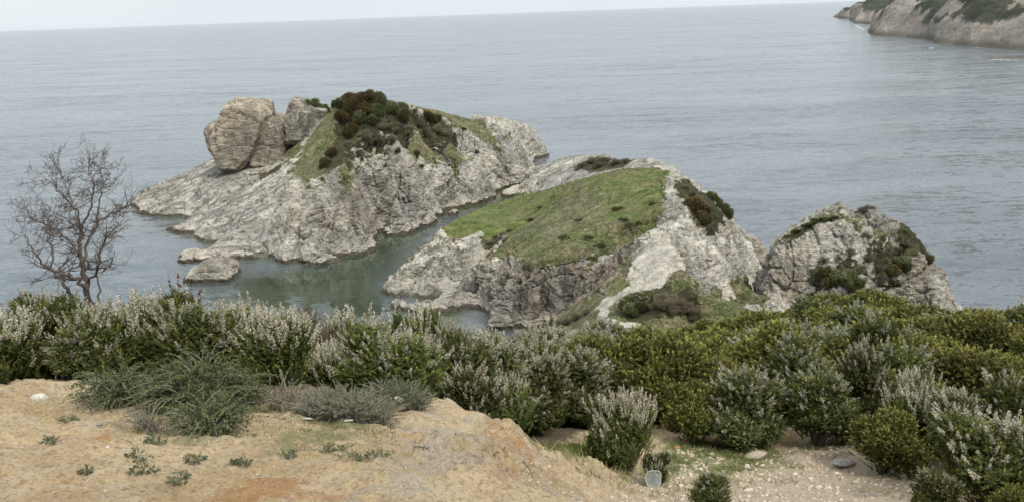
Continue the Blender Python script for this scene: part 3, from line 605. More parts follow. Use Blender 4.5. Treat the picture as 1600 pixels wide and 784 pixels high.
# surf lines near the headland
mf = Mat('foam'); n = mf.noise(mf.pos(), .8, 5, .7); mf.done((.75, .77, .78), .8)
tr = mf.n('BsdfTransparent'); ms = mf.n('MixShader'); mf.l(mf.rng(n, .42, .56), ms.inputs[0]); mf.l(tr.outputs[0], ms.inputs[1]); mf.l(mf.b.outputs[0], ms.inputs[2]); mf.l(ms.outputs[0], mf.o.inputs[0])
fv, ff = [], []
for (u0, v0, u1, v1, wd) in ((1548, 93.5, 1592, 94.5, 2.4), (1440, 65.5, 1474, 68, 2.5), (1452, 76, 1459, 75, 2.0), (1375, 57.5, 1420, 60.3, 2.6), (1520, 74.5, 1545, 75.6, 1.6), (1560, 78, 1600, 80.5, 2.4), (1335, 39, 1352, 48, 3.)):
    a, b = P(u0, v0, .06), P(u1, v1, .06); k = 14
    for i in range(k):
        t = i / (k - 1); q = a + (b - a) * t; e = math.sin(math.pi * t) ** .6; w_ = wd * e * (1.0 + .6 * math.sin(i * 2.1)) + .1
        fv += [q + (0, -w_, 0), q + (0, w_ * 1.5, 0)]
        if i: n0 = len(fv); ff.append([n0 - 4, n0 - 2, n0 - 1, n0 - 3])
tag(link('surf_foam', mesh_np('foam', np.array(fv), ff, mf.m)), kind='stuff')

# ------------------------------------------------------------------ mainland ground
gp = [PY(*q) for q in ((-300, 784, 4.6), (0, 784, 4.6), (400, 784, 4.6), (650, 784, 4.7), (780, 784, 4.9), (850, 784, 5.7), (930, 784, 7.8), (1000, 784, 9.9), (1060, 784, 11.0),
      (-200, 680, 6.4), (100, 680, 6.3), (400, 690, 6.2), (600, 700, 6.2), (700, 660, 7.6), (760, 700, 6.9), (800, 740, 6.7), (745, 624, 8.9), (700, 622, 9.0), (770, 650, 9.0), (802, 690, 9.2), (850, 716, 9.9), (920, 746, 11.2),
      (-200, 600, 8.3), (0, 602, 8.3), (100, 600, 8.5), (200, 595, 8.6), (300, 600, 8.6), (400, 602, 8.6), (500, 612, 8.7), (600, 622, 8.8), (-50, 640, 7.3), (300, 640, 7.4), (500, 650, 7.3),
      (980, 738, 12.8), (1100, 700, 15.2), (900, 695, 14.4), (1300, 700, 15.2), (1300, 784, 12.6), (1150, 784, 12.0), (1500, 784, 12.3), (1600, 784, 12.2), (1600, 700, 15.0), (1200, 740, 14.0), (1450, 740, 13.8))]
for x_, y_, d_ in ((-40, -25, 1), (40, -25, 1), (-40, 0, 1.5), (0, 0, 1.62), (3, 0, 1.9), (8, 0, 3.2), (40, 0, 4), (0, 3, 1.95), (2, 3, 2.3), (5, 5, 4.2), (9, 6, 5.4), (12, 9, 6.2), (40, 12, 6.5), (-6, 3, 2.0), (-40, 5, 3.),
                   (-40, 11, 5.5), (-8, 11.5, 4.6), (-4, 11.5, 4.4), (-1.5, 11, 4.6), (-40, 18, 9.5), (-8, 18, 8.6), (-2, 16, 6.9), (-8, 30, 16), (-40, 30, 19), (-3, 28, 12.6), (-5, 42, 21), (-40, 50, 36), (-12, 50, 31), (-3, 60, 31), (-8, 75, 39), (-40, 80, 40), (0, 80, 36), (-60, 30, 19), (-60, 60, 40), (-60, -25, 2), (-60, 100, 40), (60, 120, 42), (0, 100, 42), (60, -25, 2),
                   (1, 17, 7.2), (8, 17, 7.3), (16, 17, 7.3), (30, 17, 7.2), (60, 17, 7), (0, 27, 10.6), (10, 27, 10.2), (25, 27, 10.2), (60, 27, 10.), (0, 42, 15.4), (6, 42, 15.4), (11, 42, 14.6), (18, 42, 14.0), (28, 42, 14.8), (60, 42, 15.),
                   (4, 60, 21.8), (12, 60, 21.4), (24, 60, 21.8), (34, 58, 22), (60, 60, 24), (8, 80, 27.5), (20, 80, 27.5), (34, 82, 33), (44, 80, 33), (60, 85, 36), (10, 92, 30), (22, 95, 36), (40, 100, 38)):
    gp.append(np.array([x_, y_, CAMZ - d_], float))
gxs = np.concatenate([np.linspace(-60, -11, 60), axis([(-10.5, -6.4, .12), (-6.4, 3.2, .032), (3.2, 10.5, .05), (10.5, 34, .3), (34, 60, 1.)])])
gys = np.concatenate([axis([(-25, 3.4, .5), (3.4, 10, .032), (10, 17.5, .06), (17.5, 50, .35), (50, 120, 1.)])])
# survey on an even grid first, so the smoothing is even
ge = Field(gp, np.arange(-60, 60.01, .2), np.arange(-25, 120.01, .2), -6, 0)
zs, zb = blur(ge.Z, 1.6), blur(ge.Z, 6)
ge.Z = zs
X, Y = np.meshgrid(gxs, gys); x, y = X.ravel(), Y.ravel(); z = ge.h(x, y); q = np.stack([x, y, z * .5], 1)
near = sstep(22, 12, y)
z += .045 * fbm(q * .9, 4) + near * (.04 * ridged(q * 1.7 + 4, 5, .6) + .022 * fbm(q * 7, 4, .72))
# rain rills down the flank of the sand bank
flank = sstep(-.1, .5, polysd([PY(600, 700, 6.2), PY(745, 626, 8.9), PY(802, 690, 9.2), PY(920, 746, 11.2), PY(1000, 784, 9.9), PY(850, 830, 5.0), PY(650, 784, 4.7)], x, y))
rl = ridged(np.stack([(x * .95 - y * .35) * 2.6, (x * .35 + y * .95) * .7, z * 0 + 2], 1), 4, .6)
z += flank * (.11 * (rl - .4)); z += flank * .026 * fbm(q * 22, 3, .7)
f1, f2, idv = worley(q * 6.5); z += near * .012 * np.clip(.35 - f1, 0, 1) * 3 * (idv > .6)
Gd = Field.__new__(Field); Gd.xs, Gd.ys, Gd.Z = gxs, gys, z.reshape(X.shape)
me = mesh_np('ground', np.stack([x, y, z], 1), grid_faces(len(gxs), len(gys)), None, True)
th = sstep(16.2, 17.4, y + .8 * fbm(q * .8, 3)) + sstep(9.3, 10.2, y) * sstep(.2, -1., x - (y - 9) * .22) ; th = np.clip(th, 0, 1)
def gpoly(poly, soft):
    return sstep(-soft, soft, polysd([Gd.hit(u, v)[:2] for u, v in poly], x, y) + soft * 1.2 * fbm(q * 1.5, 4, .6))
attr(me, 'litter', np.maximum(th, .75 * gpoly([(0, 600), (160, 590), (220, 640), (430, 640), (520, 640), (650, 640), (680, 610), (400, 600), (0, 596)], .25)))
attr(me, 'rust', np.maximum.reduce([gpoly([(740, 635), (775, 650), (800, 700), (790, 745), (760, 700), (735, 720), (700, 784), (660, 784), (700, 730), (745, 690)], .25), gpoly([(350, 784), (400, 730), (470, 725), (500, 784)], .3), .3 * gpoly([(150, 650), (200, 660), (250, 784), (100, 784), (60, 700)], .4), .8 * gpoly([(680, 784), (690, 760), (790, 765), (780, 784)], .15)]))
attr(me, 'gravel', np.maximum.reduce([gpoly([(640, 690), (700, 625), (745, 625), (775, 660), (760, 720), (650, 784), (560, 784)], .35), gpoly([(1050, 700), (1300, 690), (1420, 700), (1430, 784), (900, 784), (1000, 735)], .5)]))
attr(me, 'turf', np.maximum.reduce([gpoly([(830, 690), (960, 690), (950, 725), (880, 720)], .3), gpoly([(1050, 690), (1200, 690), (1230, 720), (1130, 745), (1050, 735), (1040, 755), (1000, 735)], .35), .6 * gpoly([(440, 640), (600, 660), (620, 720), (560, 730), (420, 680)], .35), .6 * gpoly([(1200, 690), (1330, 690), (1330, 705), (1210, 710)], .3), .45 * gpoly([(180, 640), (430, 640), (430, 700), (190, 690)], .3)]))
m = Mat('sandy_soil'); p = m.pos()
n1 = m.noise(p, .9, 7, .62); n2 = m.noise(p, 5, 8, .7); n3 = m.noise(p, 28, 6, .72)
c = m.mix(m.rng(n1, .35, .65), (.46, .34, .185), (.61, .475, .29)); c = m.mix(m.rng(n2, .42, .66, 0, .7), c, (.56, .47, .345)); c = m.mix(m.rng(n3, .48, .64, 0, .7), c, (.24, .17, .1)); c = m.mix(m.rng(m.noise(p, 2.6, 7, .75), .54, .66, 0, .5), c, (.27, .2, .125))
ru = m.rng(m.math('ADD', m.at('rust'), m.math('MULTIPLY', m.math('SUBTRACT', m.noise(p, 3.2, 9, .78), .5), 4.5)), .35, 1.0)
c = m.mix(m.math('MULTIPLY', ru, .8), c, (.4, .215, .09)); c = m.mix(m.rng(m.noise(p, 1.7, 6, .7), .56, .7, 0, .5), c, (.38, .235, .125))
cellc = m.sep(m.vor(p, 42, 'F1', 'Color')); cell = m.vor(p, 42)
peb = m.math('MULTIPLY', m.rng(cell, .25, .42, 1, 0), m.rng(m.math('ADD', cellc[0], m.math('MULTIPLY', m.at('gravel'), .5)), .93, .97))
pebc = m.mix(cellc[1], (.38, .31, .23), (.6, .54, .45)); c = m.mix(peb, c, pebc)
gra = m.rng(m.math('ADD', m.at('gravel'), m.math('MULTIPLY', m.math('SUBTRACT', n2, .5), 1.4)), .4, .9)
pale_ = m.mix(m.rng(n3, .35, .65), (.32, .26, .19), (.6, .54, .44)); c = m.mix(m.math('MULTIPLY', gra, .6), c, pale_)
tf = m.rng(m.math('ADD', m.at('turf'), m.math('MULTIPLY', m.math('SUBTRACT', n2, .5), 1.8)), .3, .75)
c = m.mix(m.math('MULTIPLY', tf, .8), c, m.mix(m.rng(n2, .4, .6), (.12, .15, .045), (.2, .2, .09)))
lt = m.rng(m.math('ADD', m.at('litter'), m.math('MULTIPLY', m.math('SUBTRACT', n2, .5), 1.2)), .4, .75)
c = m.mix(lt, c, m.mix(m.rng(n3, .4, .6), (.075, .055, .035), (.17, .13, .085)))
nb = m.bump(n2, .9, .09); nb = m.bump(n3, .9, .03, nb); nb = m.bump(peb, .9, .012, nb)
me.materials.append(m.done(c, .95, nb, .15))
tag(link('ground', me), kind='structure')

# ------------------------------------------------------------------ plants
def norm(a): return a / (np.linalg.norm(a, axis=-1, keepdims=True) + 1e-9)
def perp(d, rng):
    r = rng.normal(size=d.shape); r -= (r * d).sum(1)[:, None] * d; return norm(r)
def leaves(base, dirs, ln, wd, cols, rng):       # one pointed triangle per leaf
    s = perp(dirs, rng) * (wd * .5)[:, None]; n = len(base)
    V = np.stack([base - s, base + s, base + dirs * ln[:, None]], 1).reshape(-1, 3)
    return V, np.arange(3 * n).reshape(-1, 3), np.repeat(cols, 3, axis=0)
def along(p, d, Ls, k, spread, rng, t0=0., t1=1.):   # k leaf roots along each sprig
    n = len(p); t = np.tile(np.linspace(t0, t1, k), n) + rng.uniform(-.5, .5, n * k) * (t1 - t0) / k
    P_ = np.repeat(p, k, 0); D = np.repeat(d, k, 0); Lr = np.repeat(Ls, k)
    rad = perp(D, rng); dirs = norm(D * math.cos(spread) + rad * math.sin(spread) + rng.normal(size=D.shape) * .12)
    return P_ + D * (t * Lr)[:, None], dirs, t, rad
def tube_mesh(paths, sides=5):                   # [(points, radii)]
    V, Fc, n = [], [], 0
    for pts, rad in paths:
        pts = np.asarray(pts, float); tv = norm(np.gradient(pts, axis=0)); ref = np.array([.3, .9, .31])
        for i, (pt, t, r) in enumerate(zip(pts, tv, rad)):
            a = np.cross(t, ref); a /= np.linalg.norm(a) + 1e-9; b = np.cross(t, a)
            for k in range(sides):
                an = 2 * math.pi * k / sides; V.append(pt + r * (math.cos(an) * a + math.sin(an) * b))
            if i:
                for k in range(sides):
                    k2 = (k + 1) % sides; Fc.append([n + (i - 1) * sides + k, n + (i - 1) * sides + k2, n + i * sides + k2, n + i * sides + k])
        n = len(V)
    return np.array(V), np.array(Fc)
def colmix(a, b, t): return np.asarray(a) * (1 - t)[:, None] + np.asarray(b) * t[:, None]

def shrub(seed, n_sprig=900, leaf=(.02, .006), k=46, sprig=(.2, .34), flower=.5, dark=(.028, .045, .014), light=(.09, .115, .028), tipc=(.16, .17, .04),
          fcol=(.5, .475, .44), shape=(1., .95), lumps=7, spread=.6, inner=9000, base=.12, up=.9, fl_len=.13, trunk=.02, brown=0.):
    """unit shrub: crown radius about .5, height 1; returns (foliage mesh, flower mesh, stem mesh)"""
    rng = np.random.RandomState(seed)
    cen = np.stack([rng.uniform(-.36, .36, lumps), rng.uniform(-.36, .36, lumps), rng.uniform(base + .2, .84, lumps)], 1); cr = rng.uniform(.13, .27, lumps); cen[:, :2] *= (1.15 - .6 * cen[:, 2:3]) if up < 1 else 1
    cen[:, 2] *= 1 - .9 * (cen[:, 0] ** 2 + cen[:, 1] ** 2)
    cen[0] = (0, 0, .5); cr[0] = .33
    cnt = rng.choice(lumps, n_sprig, p=cr ** 2 / (cr ** 2).sum())
    d = norm(rng.normal(size=(n_sprig, 3)) + (0, 0, .35)); rr = rng.uniform(.55, 1.25, n_sprig)
    tip = cen[cnt] + d * (cr[cnt] * rr)[:, None]; tip[:, 2] = np.clip(tip[:, 2], base * .5, None) * 1.0
    keep = tip[:, 2] > .05; tip, d = tip[keep], d[keep]
    rad = np.stack([tip[:, 0], tip[:, 1], np.zeros(len(tip))], 1)
    dr = norm(rad * 1.1 + d * .5 + np.array([0, 0, up]) + rng.normal(size=tip.shape) * .16)
    Ls = rng.uniform(*sprig, len(tip)); st0 = tip - dr * Ls[:, None]
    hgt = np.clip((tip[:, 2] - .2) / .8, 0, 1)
    # needles
    b, dd, t, _ = along(st0, dr, Ls, k, spread, rng)
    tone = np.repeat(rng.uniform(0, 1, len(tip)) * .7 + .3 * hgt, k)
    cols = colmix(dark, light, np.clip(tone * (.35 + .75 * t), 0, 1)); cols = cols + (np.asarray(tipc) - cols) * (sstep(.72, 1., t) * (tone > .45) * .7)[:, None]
    if brown: 
        bm_ = np.repeat(rng.uniform(size=len(tip)) < brown, k)[:, None]; cols = np.where(bm_, cols.mean(1)[:, None] * np.array([1.9, .95, .5]), cols)
    cols *= rng.uniform(.7, 1.35, (len(cols), 1))
    Vn, Fn, Cn = leaves(b, dd, rng.uniform(.7, 1.3, len(b)) * leaf[0], rng.uniform(.7, 1.3, len(b)) * leaf[1], cols, rng)
    # shaded inner twigs and leaves
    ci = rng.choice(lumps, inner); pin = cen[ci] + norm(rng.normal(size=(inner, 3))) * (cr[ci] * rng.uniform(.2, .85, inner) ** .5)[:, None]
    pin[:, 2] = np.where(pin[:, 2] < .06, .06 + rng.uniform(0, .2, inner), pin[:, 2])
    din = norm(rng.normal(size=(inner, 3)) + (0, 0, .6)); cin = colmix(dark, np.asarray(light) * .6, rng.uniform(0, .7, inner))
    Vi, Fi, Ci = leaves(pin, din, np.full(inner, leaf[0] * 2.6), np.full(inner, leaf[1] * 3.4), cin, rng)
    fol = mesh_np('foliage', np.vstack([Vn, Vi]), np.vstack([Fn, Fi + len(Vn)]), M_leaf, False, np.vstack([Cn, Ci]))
    flo = None
    if flower > 0:
        sel = rng.uniform(size=len(tip)) < flower * (.06 + 1.35 * sstep(.25, .8, hgt)) * (.5 + 1.0 * (perlin(tip * 3.2 + seed) > -.05))
        sel &= rr[keep] > .72
        fp, fd = tip[sel], dr[sel]; fl = rng.uniform(.6, 1.25, sel.sum()) * fl_len; kk = 64
        b, dd, t, rdv = along(fp - fd * (fl * .35)[:, None], fd, fl, kk, .95, rng)
        wdt = .027 * (1 - .75 * t) * np.repeat(fl / fl_len, kk); b = b + rdv * (wdt * .35)[:, None]
        fc = np.asarray(fcol) * rng.uniform(.72, 1.22, (len(b), 1)); sh_ = np.repeat(rng.uniform(size=len(fp)), kk)
        fc = colmix(np.array([.3, .27, .2]), fc[0] * 0 + np.asarray(fcol), np.clip(.35 + sh_, 0, 1)) * rng.uniform(.75, 1.2, (len(b), 1))
        green_ = (rng.uniform(size=len(b)) < .2)[:, None]; fc = np.where(green_, np.array([.12, .14, .05]), fc)
        Vf, Ff, Cf = leaves(b, dd, wdt * .9 + .005, np.full(len(b), .0135), fc, rng)
        flo = mesh_np('flowers', Vf, Ff, M_flower, False, Cf)
    paths = []
    for i in range(26):
        e = tip[rng.randint(len(tip))] * .8; m1 = e * np.array([.45, .45, .4]) + rng.normal(size=3) * .02
        tt = np.linspace(0, 1, 6)[:, None]; c0 = np.array([rng.uniform(-.03, .03), rng.uniform(-.03, .03), -.05])
        paths.append(((1 - tt) ** 2 * c0 + 2 * tt * (1 - tt) * m1 + tt ** 2 * e, np.linspace(trunk * rng.uniform(.4, 1), .004, 6)))
    Vs, Fs = tube_mesh(paths, 5); stem = mesh_np('stems', Vs, Fs, M_bark, True)
    return fol, flo, stem

def place(kit, loc, rz, sc, name='heath_shrub', label='heath shrub', cat='shrub', group=None, tilt=(0, 0)):
    o = empty(name, loc, rz, sc); o.rotation_euler = (tilt[0], tilt[1], rz)
    for nm, me_ in zip(('foliage', 'flowers', 'stems'), kit):
        if me_: link(nm, me_, o)
    return tag(o, label, cat, group)
rg = np.random.RandomState(11)
# flowering tree heath seen close by
KA = [shrub(s, 1350, (.026, .0085), 44, (.16, .3), .3, fl_len=.18, base=.05, inner=9000, up=1.4, dark=(.06, .08, .022), light=(.22, .25, .065), tipc=(.36, .37, .11), fcol=(.6, .555, .44)) for s in (1, 2, 3)]
KA[1] = shrub(22, 1350, (.028, .009), 44, (.14, .34), .16, fl_len=.15, base=.05, inner=9000, up=1.1, dark=(.06, .08, .022), light=(.22, .24, .065), tipc=(.36, .36, .11), fcol=(.56, .53, .43), lumps=10)
KC = [shrub(s, 1300, (.03, .009), 42, (.1, .2), .22, fl_len=.12, inner=8000, dark=(.055, .07, .025), light=(.23, .24, .08), tipc=(.4, .385, .14), fcol=(.52, .485, .39), lumps=11) for s in (4, 5)]
KB = [shrub(s, 1500, (.028, .01), 42, (.08, .16), 0, dark=(.055, .065, .018), light=(.27, .265, .062), tipc=(.47, .42, .13), lumps=14, inner=8000, up=.75) for s in (6, 7, 8)]
KG = [shrub(s, 1500, (.028, .01), 42, (.08, .16), .1, dark=(.055, .07, .022), light=(.22, .24, .07), tipc=(.4, .39, .13), fcol=(.42, .42, .34), lumps=13, inner=8000, up=.75) for s in (9, 10)]
KR = [shrub(s, 900, (.045, .02), 22, (.07, .15), 0, dark=(.055, .055, .022), light=(.2, .15, .055), tipc=(.36, .2, .08), lumps=13, inner=3000, brown=.16, base=.02) for s in (12, 13)]
KW = [shrub(s, 900, (.05, .008), 16, (.1, .28), 0, dark=(.13, .11, .07), light=(.26, .225, .145), tipc=(.29, .26, .17), lumps=11, inner=700, base=.02) for s in (14,)]

def at_Y(kit, u, Y_, vtop, wpx, **kw):
    T = PY(u, vtop, Y_); zb_ = float(Gd.h(T[0], T[1])[0]) - .03; wd = wpx / F * Y_ * 1.04
    h = T[2] - zb_
    return place(kit, (T[0], T[1], zb_), rg.uniform(0, 6.28), (wd, wd, h * .95), **kw)
def at_base(kit, u, vb, vtop, wpx, **kw):
    b = Gd.hit(u, vb); T = PY(u, vtop, b[1]); wd = wpx / F * b[1] * 1.04
    return place(kit, (b[0], b[1], b[2] - .03), rg.uniform(0, 6.28), (wd, wd, (T[2] - b[2]) * .95), **kw)

row = 'white flowering heath shrubs along the top of the sand bank'
for i, (u, Y_, vt, wp, lb) in enumerate((
    (-10, 8.9, 470, 170, 'flowering heath shrub cut by the left edge of the photo'),
    (62, 9.4, 446, 150, 'green flowering heath shrub left of the bare tree trunk'),
    (140, 9.1, 458, 165, 'flowering heath shrub in front of the bare tree trunk'),
    (215, 9.5, 440, 160, 'tall flowering heath shrub just right of the bare tree trunk'),
    (285, 9.2, 455, 165, 'white flowering heath shrub below the sapling with red leaves'),
    (362, 9.5, 452, 165, 'white flowering heath shrub below the low rock in the water'),
    (432, 9.2, 462, 150, 'white flowering heath shrub at the right end of the bank row'),
    (600, 9.9, 506, 180, 'broad flowering heath with pale upright spikes behind the grey bush'),
    (555, 12.2, 460, 200, 'tallest heath shrub below the channel, dark green with pale tips'),
    (510, 10.4, 520, 120, 'small heath shrub between the bank row and the broad pale one'),
    (645, 12.6, 468, 120, 'pale tipped heath shrub below the tip of the low rock tongue'))):
    at_Y(KA[i % 3], u, Y_, vt, wp, label=lb, group=row)
for i, (u, Y_, vt, wp) in enumerate(((700, 12.8, 512, 170), (765, 15, 530, 170), (660, 14.5, 505, 150), (720, 17, 520, 150), (790, 13.5, 575, 130), (730, 11.8, 575, 120), (835, 15.5, 565, 140), (760, 19, 512, 120))):
    at_Y((KC + KA)[i % 5], u, Y_, vt, wp, label='flowering heath behind the sand bank, ' + ('below the rock tongue' if u < 730 else 'below the dark cliff') + (', nearer row' if Y_ < 14.2 else ', farther row'), group='heath thicket behind the sand bank')
at_Y(KW[0], 487, 10.9, 466, 90, label='bare twiggy bush poking out right of the bank row')
at_Y(KG[0], 528, 11.4, 500, 110, label='plain green heath between the bank row and the broad pale one')
at_Y(KB[0], 640, 15.5, 490, 110, label='yellow green heath below the rock tongue, behind the broad pale one')
at_Y(KG[1], 120, 8.95, 505, 130, label='plain dark green heath in front of the bare tree')
at_Y(KW[0], 842, 18.5, 545, 110, label='bare grey bush in the thicket right of the sand bank')
# free standing ones on the terrace
at_base(KA[0], 980, 734, 588, 128, label='dense heath bush with white spikes standing alone beside the dirt path')
at_base(KA[1], 1026, 757, 698, 50, label='little white heath bush behind the clear plastic sheet')
at_base(KG[0], 1104, 800, 738, 88, label='low green bush at the bottom edge, right of the clear plastic sheet')
at_base(KB[0], 1376, 740, 636, 132, label='round yellow green bush without flowers on the gravel')
at_base(KC[0], 1155, 692, 574, 160, label='heath with white tipped branches at the left end of the path side row')
at_base(KB[2], 1085, 690, 585, 110, label='olive bush between the lone heath and the white tipped one')
at_base(KG[1], 1275, 694, 570, 140, label='green bush in the path side row, right of the white tipped heath')
at_base(KA[2], 1432, 706, 560, 140, label='pinkish white heath rising behind the round yellow green bush')
at_base(KC[1], 1352, 680, 540, 110, label='grey green heath behind the round yellow green bush')
at_Y(KC[1], 1510, 13.6, 620, 140, label='dark heath with scattered pale spikes behind the corner bush')
at_Y(KA[1], 1560, 11.6, 640, 230, label='large dark flowering heath filling the lower right corner')
at_Y(KG[1], 1470, 10.9, 735, 90, label='dark bush cut by the bottom edge near the right corner')
at_Y(KG[0], 1600, 13.4, 590, 150, label='green bush cut by the right edge above the corner heath')
at_Y(KB[1], 1590, 10.3, 745, 80, label='small yellow green bush in the very corner of the photo')
# the thicket on the slope
gr = 'thicket of heath bushes on the slope'
def where(u, Y_):
    a = 'just behind the path' if Y_ < 20 else 'a little behind the path' if Y_ < 23 else 'high on the slope' if Y_ < 26 else 'halfway down the slope' if Y_ < 30 else 'low on the slope' if Y_ < 35 else 'at the far crest'
    b = 'below the low rock tongue' if u < 760 else 'below the dark cliff' if u < 880 else 'below the grassy saddle' if u < 1060 else 'below the bare right flank' if u < 1190 else 'below the left side of the stack' if u < 1330 else 'below the right side of the stack' if u < 1480 else 'towards the right edge'
    return a + ', ' + b
cnt = 0; Yk = 17.0; rowi = 0
while Yk < 50:
    step = 1.12 + (Yk - 16) * .034
    Xk = -3.8 - (Yk - 17) * .05
    while Xk < Yk * .56 + 1:
        jx, jy = rg.uniform(-.3, .3, 2) * step
        X_, Y_ = Xk + jx, Yk + jy; Xk += step * rg.uniform(.95, 1.25)
        u = 800 + X_ / Y_ * F
        if Y_ > float(np.interp(u, [1000, 1080, 1180, 1260, 1320, 1420, 1470, 1560], [40, 41, 37, 39, 45, 43, 35, 31])): continue
        if u < 700 and Y_ > 26: continue
        zb_ = float(Gd.h(X_, Y_)[0]) - .05; n = perlin(np.array([[X_ * .16, Y_ * .12, 3.]]))[0] + rg.uniform(-.25, .25)
        if Y_ > 27 and u > 900 and n > .1: n -= .5
        if u < 960: kit, lb = (KC[cnt % 2], 'grey green flowering heath') if n > -.15 else (KB[cnt % 3] if n < -.4 else KG[cnt % 2], 'dull green heath')
        elif n > .28: kit, lb = KC[cnt % 2], 'grey green flowering heath'
        elif n > .0: kit, lb = KG[cnt % 2], 'dull green heath'
        else: kit, lb = KB[cnt % 3], 'olive yellow heath'
        if rg.uniform() < .04: kit, lb = KW[0], 'grey leafless heath'
        hh = rg.uniform(1.0, 1.9) * (1.0 if Y_ < 30 else 1.15); wd = step * rg.uniform(1.35, 1.75)
        if Yk > 38 and abs(u - 1370) < 110: hh *= 1.15
        place(kit, (X_, Y_, zb_), rg.uniform(0, 6.28), (wd, wd, hh), label=lb + ' ' + where(u, Y_), group=gr, tilt=rg.uniform(-.2, .2, 2))
        cnt += 1
    Yk += step * .86; rowi += 1
print('thicket', cnt)

# scrub on the islets
def scrub(fld, u, v, s, kit, label, group, hs=1., sink=.25):

    if fld is FI: label = label.replace('islet', 'largest islet\'s'); label += ', ' + ('at its left end' if u < 540 else 'left of its middle' if u < 580 else 'near its middle' if u < 620 else 'right of its middle' if u < 670 else 'at its right end') + (', high up' if v < 185 else ', lower down' if v > 215 else '')
    elif fld is FS: label += ', ' + ('on the left' if u < 1310 else 'in the middle' if u < 1380 else 'on the right') + (', low down' if v > 425 else ', high up' if v < 390 else '')
    p_ = fld.hit(u, v)
    if p_[2] < 1.2: return None
    s = s * (.7 if fld is FI else .82)
    return place(kit, (p_[0], p_[1], p_[2] - sink * s * .3), rg.uniform(0, 6.28), (s, s, s * hs), name='scrub_bush', label=label, group=group)
for u, v, s, k in ((530, 172, 4.2, 0), (545, 165, 4.6, 1), (562, 166, 5, 0), (580, 163, 5, 1), (596, 166, 5, 0), (550, 180, 5, 1), (572, 180, 5, 0), (592, 182, 4.6, 1), (612, 180, 4.4, 0), (560, 196, 5, 0), (585, 198, 4.4, 1), (630, 190, 4.2, 1), (536, 192, 4.6, 0), (548, 212, 4.6, 1), (670, 190, 4.2, 0), (684, 192, 3.4, 1), (518, 246, 3.2, 0), (508, 262, 3.0, 1)):
    scrub(FI, u, v, s, KR[k] if (u * 7 + v) % 3 else KG[k], 'rust and olive bush on the islet crest' if (u * 7 + v) % 3 else 'dark green bush on the islet crest', 'bushes on the crest of the largest islet', .85)
for u, v, s in ((600, 205, 4), (620, 205, 4.2), (640, 210, 4), (655, 200, 4), (665, 212, 3.6), (685, 210, 4), (700, 215, 3.2), (570, 222, 4.4), (590, 225, 4), (612, 224, 3.6), (545, 232, 3), (560, 243, 2.4)):
    scrub(FI, u, v, s, KW[0], 'brown thorn bush below the islet crest', 'brown thorn bushes on the largest islet', .75)
for u, v, s in ((620, 240, 2.2), (650, 244, 2.4), (680, 240, 2), (600, 262, 1.8), (700, 250, 2), (735, 220, 2.0), (725, 205, 1.8), (660, 262, 1.4), (745, 240, 1.6)):
    scrub(FI, u, v, s, KG[0], 'small green bush on the islet flank', 'green bushes on the largest islet', .7)
for u, v, s in ((478, 160, 2.6), (492, 160, 2.8), (505, 168, 2.6), (508, 180, 2.4), (497, 176, 2.2)):
    q_ = PY(u, v + 5, 197.5); place(KG[1], q_ - (0, 0, 1.1), rg.uniform(0, 6), (s, s, s * .9), name='scrub_bush', label='dark green bush clinging to the pointed rock spire', group='bushes on the rock spire')
for u, v, s, k in ((925, 256, 3.4, 2), (945, 256, 3.6, 2), (962, 258, 3.2, 2), (910, 262, 2.6, 2), (978, 256, 2.6, 2), (935, 262, 3, 2)):
    scrub(FP, u, v, s, KW[0], 'low brown bush on the white rock behind the grass top', 'brown bushes behind the grass top', .5)
for i, (u, v, s) in enumerate(((1082, 334, 3.0), (1092, 342, 3.0), (1100, 352, 2.4), (1088, 326, 2.2), (1074, 328, 2.0))):
    scrub(FP, u, v, s, KR[i % 2], 'rust and green bush on the bare right flank of the promontory', 'bushes on the right flank of the promontory', .9)
for i, (u, v, s) in enumerate(((1122, 330, 2.6), (1132, 340, 2.6), (1112, 320, 2.2), (1138, 350, 2.2))):
    scrub(FP, u, v - 4, s, KG[i % 2], 'dark green bush on the seaward skyline of the promontory', 'bushes on the seaward skyline of the promontory', .8)
for i, (u, v, s) in enumerate(((1062, 288, 1.5), (1072, 297, 1.6), (1082, 306, 1.6), (1110, 372, 1.6), (1120, 398, 1.4), (1105, 410, 1.3), (1112, 452, 1.4), (1060, 282, 1.2))):
    scrub(FP, u, v, s, KW[0], 'sparse brown bush in a crack of the promontory spine', 'sparse bushes on the promontory spine', .6)
for i, (u, v, s) in enumerate(((978, 484, 2.6), (992, 478, 2.4), (1000, 486, 2.4), (985, 492, 2.2), (1010, 470, 1.8))):
    scrub(FP, u, v, s, KG[i % 2], 'dark bush in the hollow below the bare sandy patch', 'dark bushes below the sandy patch', .7)
for i, (u, v, s) in enumerate(((1030, 482, 2.2), (1045, 486, 2.4), (1060, 486, 2.4), (1075, 490, 2.2), (1050, 476, 2.0), (1035, 472, 1.8), (1085, 498, 2.), (900, 500, 1.8), (885, 508, 1.8), (915, 492, 1.4))):
    scrub(FP, u, v, s, KW[0], 'bare reddish thorn bush at the saddle of the promontory', 'thorn bushes at the saddle', .7)
for i, (u, v, s) in enumerate(((775, 374, 1.5), (786, 370, 1.5), (764, 384, 1.3), (796, 362, 1.3), (770, 382, 1.2))):
    scrub(FP, u, v, s, KW[0], 'brown bush in the notch between the low rock tongue and the grassy bulge', 'bushes in the notch of the promontory', .6)
